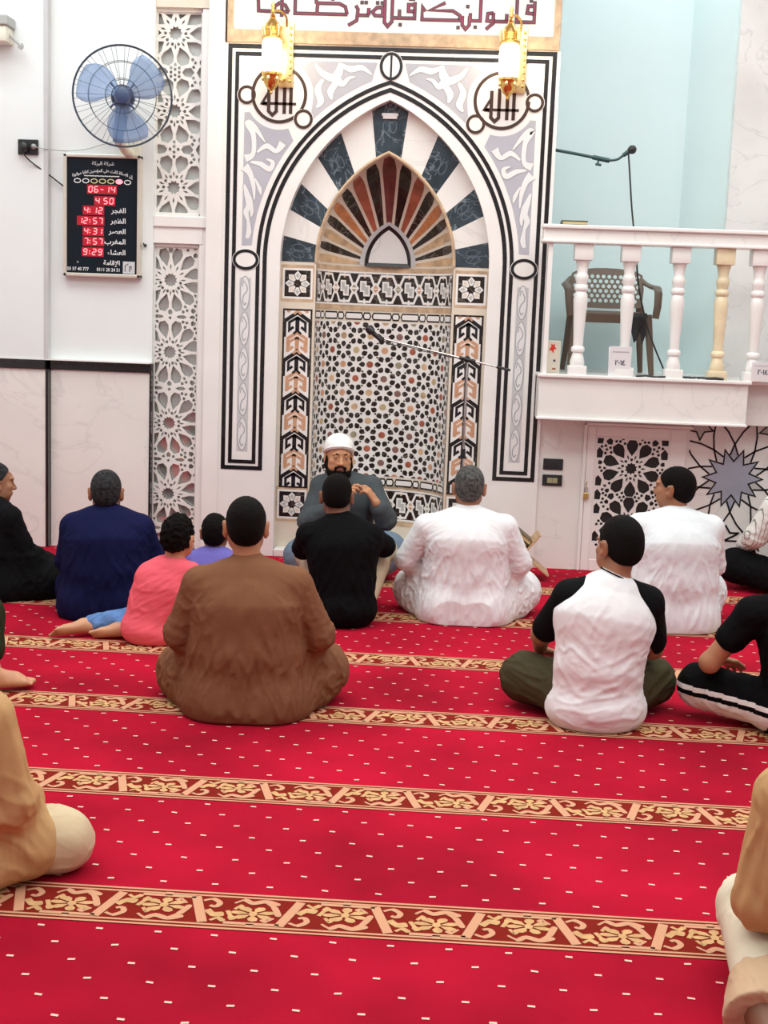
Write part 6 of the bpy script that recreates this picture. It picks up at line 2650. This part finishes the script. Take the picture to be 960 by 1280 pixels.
# ------------------------------------------------------------------ young man in the black polo at the right border
p = Fig((1.395, 5.0), .12, 'young man in a black polo shirt and striped track trousers at the right border', SK_A,
        head=(-.01, .08, .690), neck=(.0, .05, .545), chest=(.0, .02, .41), waist=(.0, -.01, .24), shR=(.19, .03, .495), elR=(.27, .12, .28), wrR=(.18, .32, .2), shL=(-.195, .03, .475), elL=(-.335, .08, .262), wrL=(-.225, .30, .215),
        knL=(-.325, .20, .135), anL=(-.07, .12, .055), toL=(.06, .24, .04), knR=(.33, .25, .12))
p.HR = rot3(.05, .08)
p.body()
p.hair(HAIR, .009, -.06)
p.eyes()
p.top(C_BLACK, .012, 'short', 'shirt', robe_folds(.7), 61, wide=.86, sleeve_r=(.064, .058, .05), collar=.0)
p.ring_collar(C_LTBLUE, .064, .034)


def stripe_fn(C):
    a, b2 = np.array([-.09, .03, .11]), np.array([-.325, .20, .135])
    z = C[:, 2]
    x = C[:, 0]
    line = .142 + (x + .40) * -.10
    st = (np.abs(z - line) < .010) & (x < -.10) & (C[:, 1] < .30)
    pan = (z < line - .030) & (z > .006) & (x < -.135) & (x > -.42) & (C[:, 1] < .22)
    return (st | pan).astype(int)


p.legs([C_BLACK, C_STRIPE], r=(.095, .085, .062), seat=(.18, .145), fold=[((-.25, .15, .12), .2, (.8, .5, .0), .05, .006)], seed=9, matfn=stripe_fn, h=.005)

# ------------------------------------------------------------------ man in the white striped robe by the star inlay
p = Fig((2.10, 7.74), .35, 'man in a white striped shirt and black trousers, sitting under the star inlay', SK_B,
        head=(0, .07, .76), shL=(-.175, .035, .545), elL=(-.225, .12, .36), wrL=(-.20, .30, .26), knL=(-.27, .26, .15), knR=(.32, .26, .14))
p.body(.007)
p.hair(HAIR, .008, -.085)
p.eyes()
p.top(striped_cloth(), .020, name='shirt', fold=robe_folds(1.3), seed=71, sleeve_r=(.074, .070, .050), collar=.058, hem=.06, h=.008)
p.legs(C_BLACK2, r=(.105, .10, .08), seat=(.19, .15), fold=robe_folds(.6), seed=10, h=.008)

# ------------------------------------------------------------------ child in the coral shirt
p = Fig((-1.385, 5.93), -.05, 'curly-haired child in a coral pink shirt and blue jeans, bare feet out to one side', SK_D,
        pel=(-.01, 0, .085), waist=(.02, 0, .17), chest=(.065, .02, .275), neck=(.095, .03, .375), head=(.108, .055, .500),
        shR=(.185, .02, .345), elR=(.24, .06, .22), wrR=(.20, .20, .13), shL=(-.015, .02, .325), elL=(-.075, .05, .215), wrL=(-.03, .19, .13),
        hipR=(.05, .02, .075), knR=(.10, .22, .07), anR=(-.17, .03, .045), toR=(-.29, -.03, .03), hipL=(-.06, .02, .08), knL=(-.10, .20, .07), anL=(-.335, .03, .055), toL=(-.485, -.065, .035))
p.size = .68
p.hs = .90
p.HR = rot3(-.12, .05, .05)
p.body(.005, feetup=((.3, .8, .5), (.2, .75, .6)))
p.hair(HAIR, .016, -.080, curly=.012, top=.004)
p.eyes()
p.top(C_PINK, .016, name='shirt', fold=[((.03, -.07, .17), .16, (1, .1, .35), .045, .007), ((.08, -.06, .27), .12, (.9, .1, .6), .05, .006), ((-.05, .0, .23), .08, (.8, .1, .6), .035, .005)], seed=81, h=.006, sleeve_r=(.066, .062, .052), collar=.058, wide=1.08,
      extra=lambda f, s: f.ell((.01, -.012, .055), (.135, .105, .075), .04))
p.legs(C_JEAN, r=(.098, .088, .066), seat=(.15, .12), fold=[((-.25, .05, .06), .12, (.2, 1, .2), .035, .007), ((-.1, .0, .08), .1, (1, .3, .4), .04, .006)], seed=11, to=.86, h=.006)

# ------------------------------------------------------------------ child in violet behind
p = Fig((-1.20, 6.50), .05, 'child with black hair in a violet shirt, half hidden behind the coral-shirted child', SK_B,
        pel=(0, 0, .085), waist=(0, 0, .16), chest=(0, .02, .24), neck=(0, .03, .325), head=(.0, .05, .435), shR=(.105, .02, .295), elR=(.15, .06, .18), wrR=(.10, .18, .12), shL=(-.105, .02, .295), elL=(-.15, .06, .18), wrL=(-.10, .18, .12),
        hipR=(.06, .02, .08), knR=(.12, .19, .08), anR=(-.04, .22, .04), toR=(-.13, .2, .03), hipL=(-.06, .02, .08), knL=(-.12, .19, .08), anL=(.04, .25, .04), toL=(.13, .23, .03))
p.size = .66
p.hs = .86
p.body(.006)
p.hair(HAIR, .010, -.085, curly=.004)
p.eyes()
p.top(C_PURPLE, .016, name='shirt', fold=robe_folds(.5), seed=91, h=.007)
p.ring_collar(C_PURPLE, .064, .030)
p.legs(C_JEAN, r=(.105, .090, .066), seat=(.19, .155), seed=12, h=.007)

# ------------------------------------------------------------------ person with the bare foot at the left border
p = Fig((-2.25, 4.98), -1.0, 'barefoot person in dark green trousers cut by the left border, foot on the carpet band', SK_D,
        knR=(.10, .36, .30), anR=(.235, .36, .075), toR=(.225, .55, .04), hipR=(.09, .05, .12))
p.body(.005)
p.hair(HAIR, .009, -.085)
p.eyes()
p.top(C_DKGREEN, .02, name='shirt', fold=robe_folds(.6), seed=101, h=.008)
p.legs(C_DKGREEN, r=(.10, .085, .075), seat=(.185, .145), fold=[((.15, .3, .2), .2, (.1, .2, -1), .05, .008)], seed=13, to=.55, h=.006)

# ------------------------------------------------------------------ man in the tan robe at the left border, near
p = Fig((-1.385, 3.24), -.22, 'man in a tan robe and cream trousers cut by the left border, right knee showing', SK_B,
        shR=(.195, .02, .48), elR=(.245, .05, .25), wrR=(.16, .27, .16), knR=(.305, .22, .085), anR=(.0, .34, .06), toR=(-.13, .30, .04), hipR=(.12, .03, .10))
p.body(.007)
p.hair(HAIR, .009, -.085)
p.eyes()
p.top(C_TAN, .030, name='robe', fold=[((.25, .05, .3), .2, (.25, .1, -1), .07, .012), ((.2, -.05, .12), .2, (.6, .3, -.5), .07, .012), ((0, -.1, .25), .3, (.2, .1, 1), .1, .01)], seed=111, sleeve_r=(.078, .074, .060), collar=.060, h=.006,
      extra=lambda f, s: (f.ell((0, -.015, .06), (.24, .17, .11), .06), f.cone((.10, .02, .10), (.24, .13, .10), .125, .10, .05)))
p.legs(C_CREAM, r=(.098, .082, .07), seat=(.19, .15), fold=[((.25, .2, .12), .16, (.6, .3, -.5), .05, .009)], seed=14, h=.005)

# ------------------------------------------------------------------ man in sand clothes at the right border, near
p = Fig((1.0, 2.88), .05, 'man in sand-coloured robe cut by the right border, pale knee and trouser hem showing', SK_C,
        shL=(-.20, .02, .505), elL=(-.225, .02, .255), wrL=(-.10, .235, .20), shR=(.2, .02, .5), knL=(-.215, .22, .150), anL=(-.265, -.16, .075), toL=(-.27, -.33, .04), hipL=(-.10, .03, .11), knR=(.34, .27, .13))
p.body(.006)
p.hair(HAIR, .009, -.085)
p.eyes()
p.top(C_TAN, .026, name='robe', fold=[((-.23, .02, .38), .2, (.1, .1, -1), .06, .010), ((-.15, -.05, .2), .2, (.3, .2, -1), .08, .010)], seed=121, sleeve_r=(.070, .072, .062), collar=.060, h=.006, to_wrist=.28)
f = p.field(.005, .14)
f.cone((-.06, .06, .11), (-.205, .20, .150), .10, .078, .04)
f.cone((-.205, .20, .150), (-.235, -.03, .09), .078, .072, .03)
f.clip((0, 0, -1), -.003)
finish(f, 'trouser_knee', C_CREAMW, p.root, [((-.22, .2, .16), .12, (.3, .3, .8), .035, .007)], 15)
f = p.field(.005, .14)
f.cone((-.19, .10, .085), (-.245, -.13, .070), .070, .080, .04)
f.cone((-.245, -.08, .070), (-.275, -.19, .050), .080, .090, .03)
f.clip((0, 0, -1), -.003)
f.clip((-.25, -.93, -.25), .215)
finish(f, 'trouser_hem', C_SAND, p.root, [((-.2, -.1, .09), .14, (.1, 1, -.2), .05, .009)], 16)
p.legs(C_SAND, 'trousers', (.11, .09, .065), (.185, .145), robe_folds(.6), 17, sides='R', h=.008)
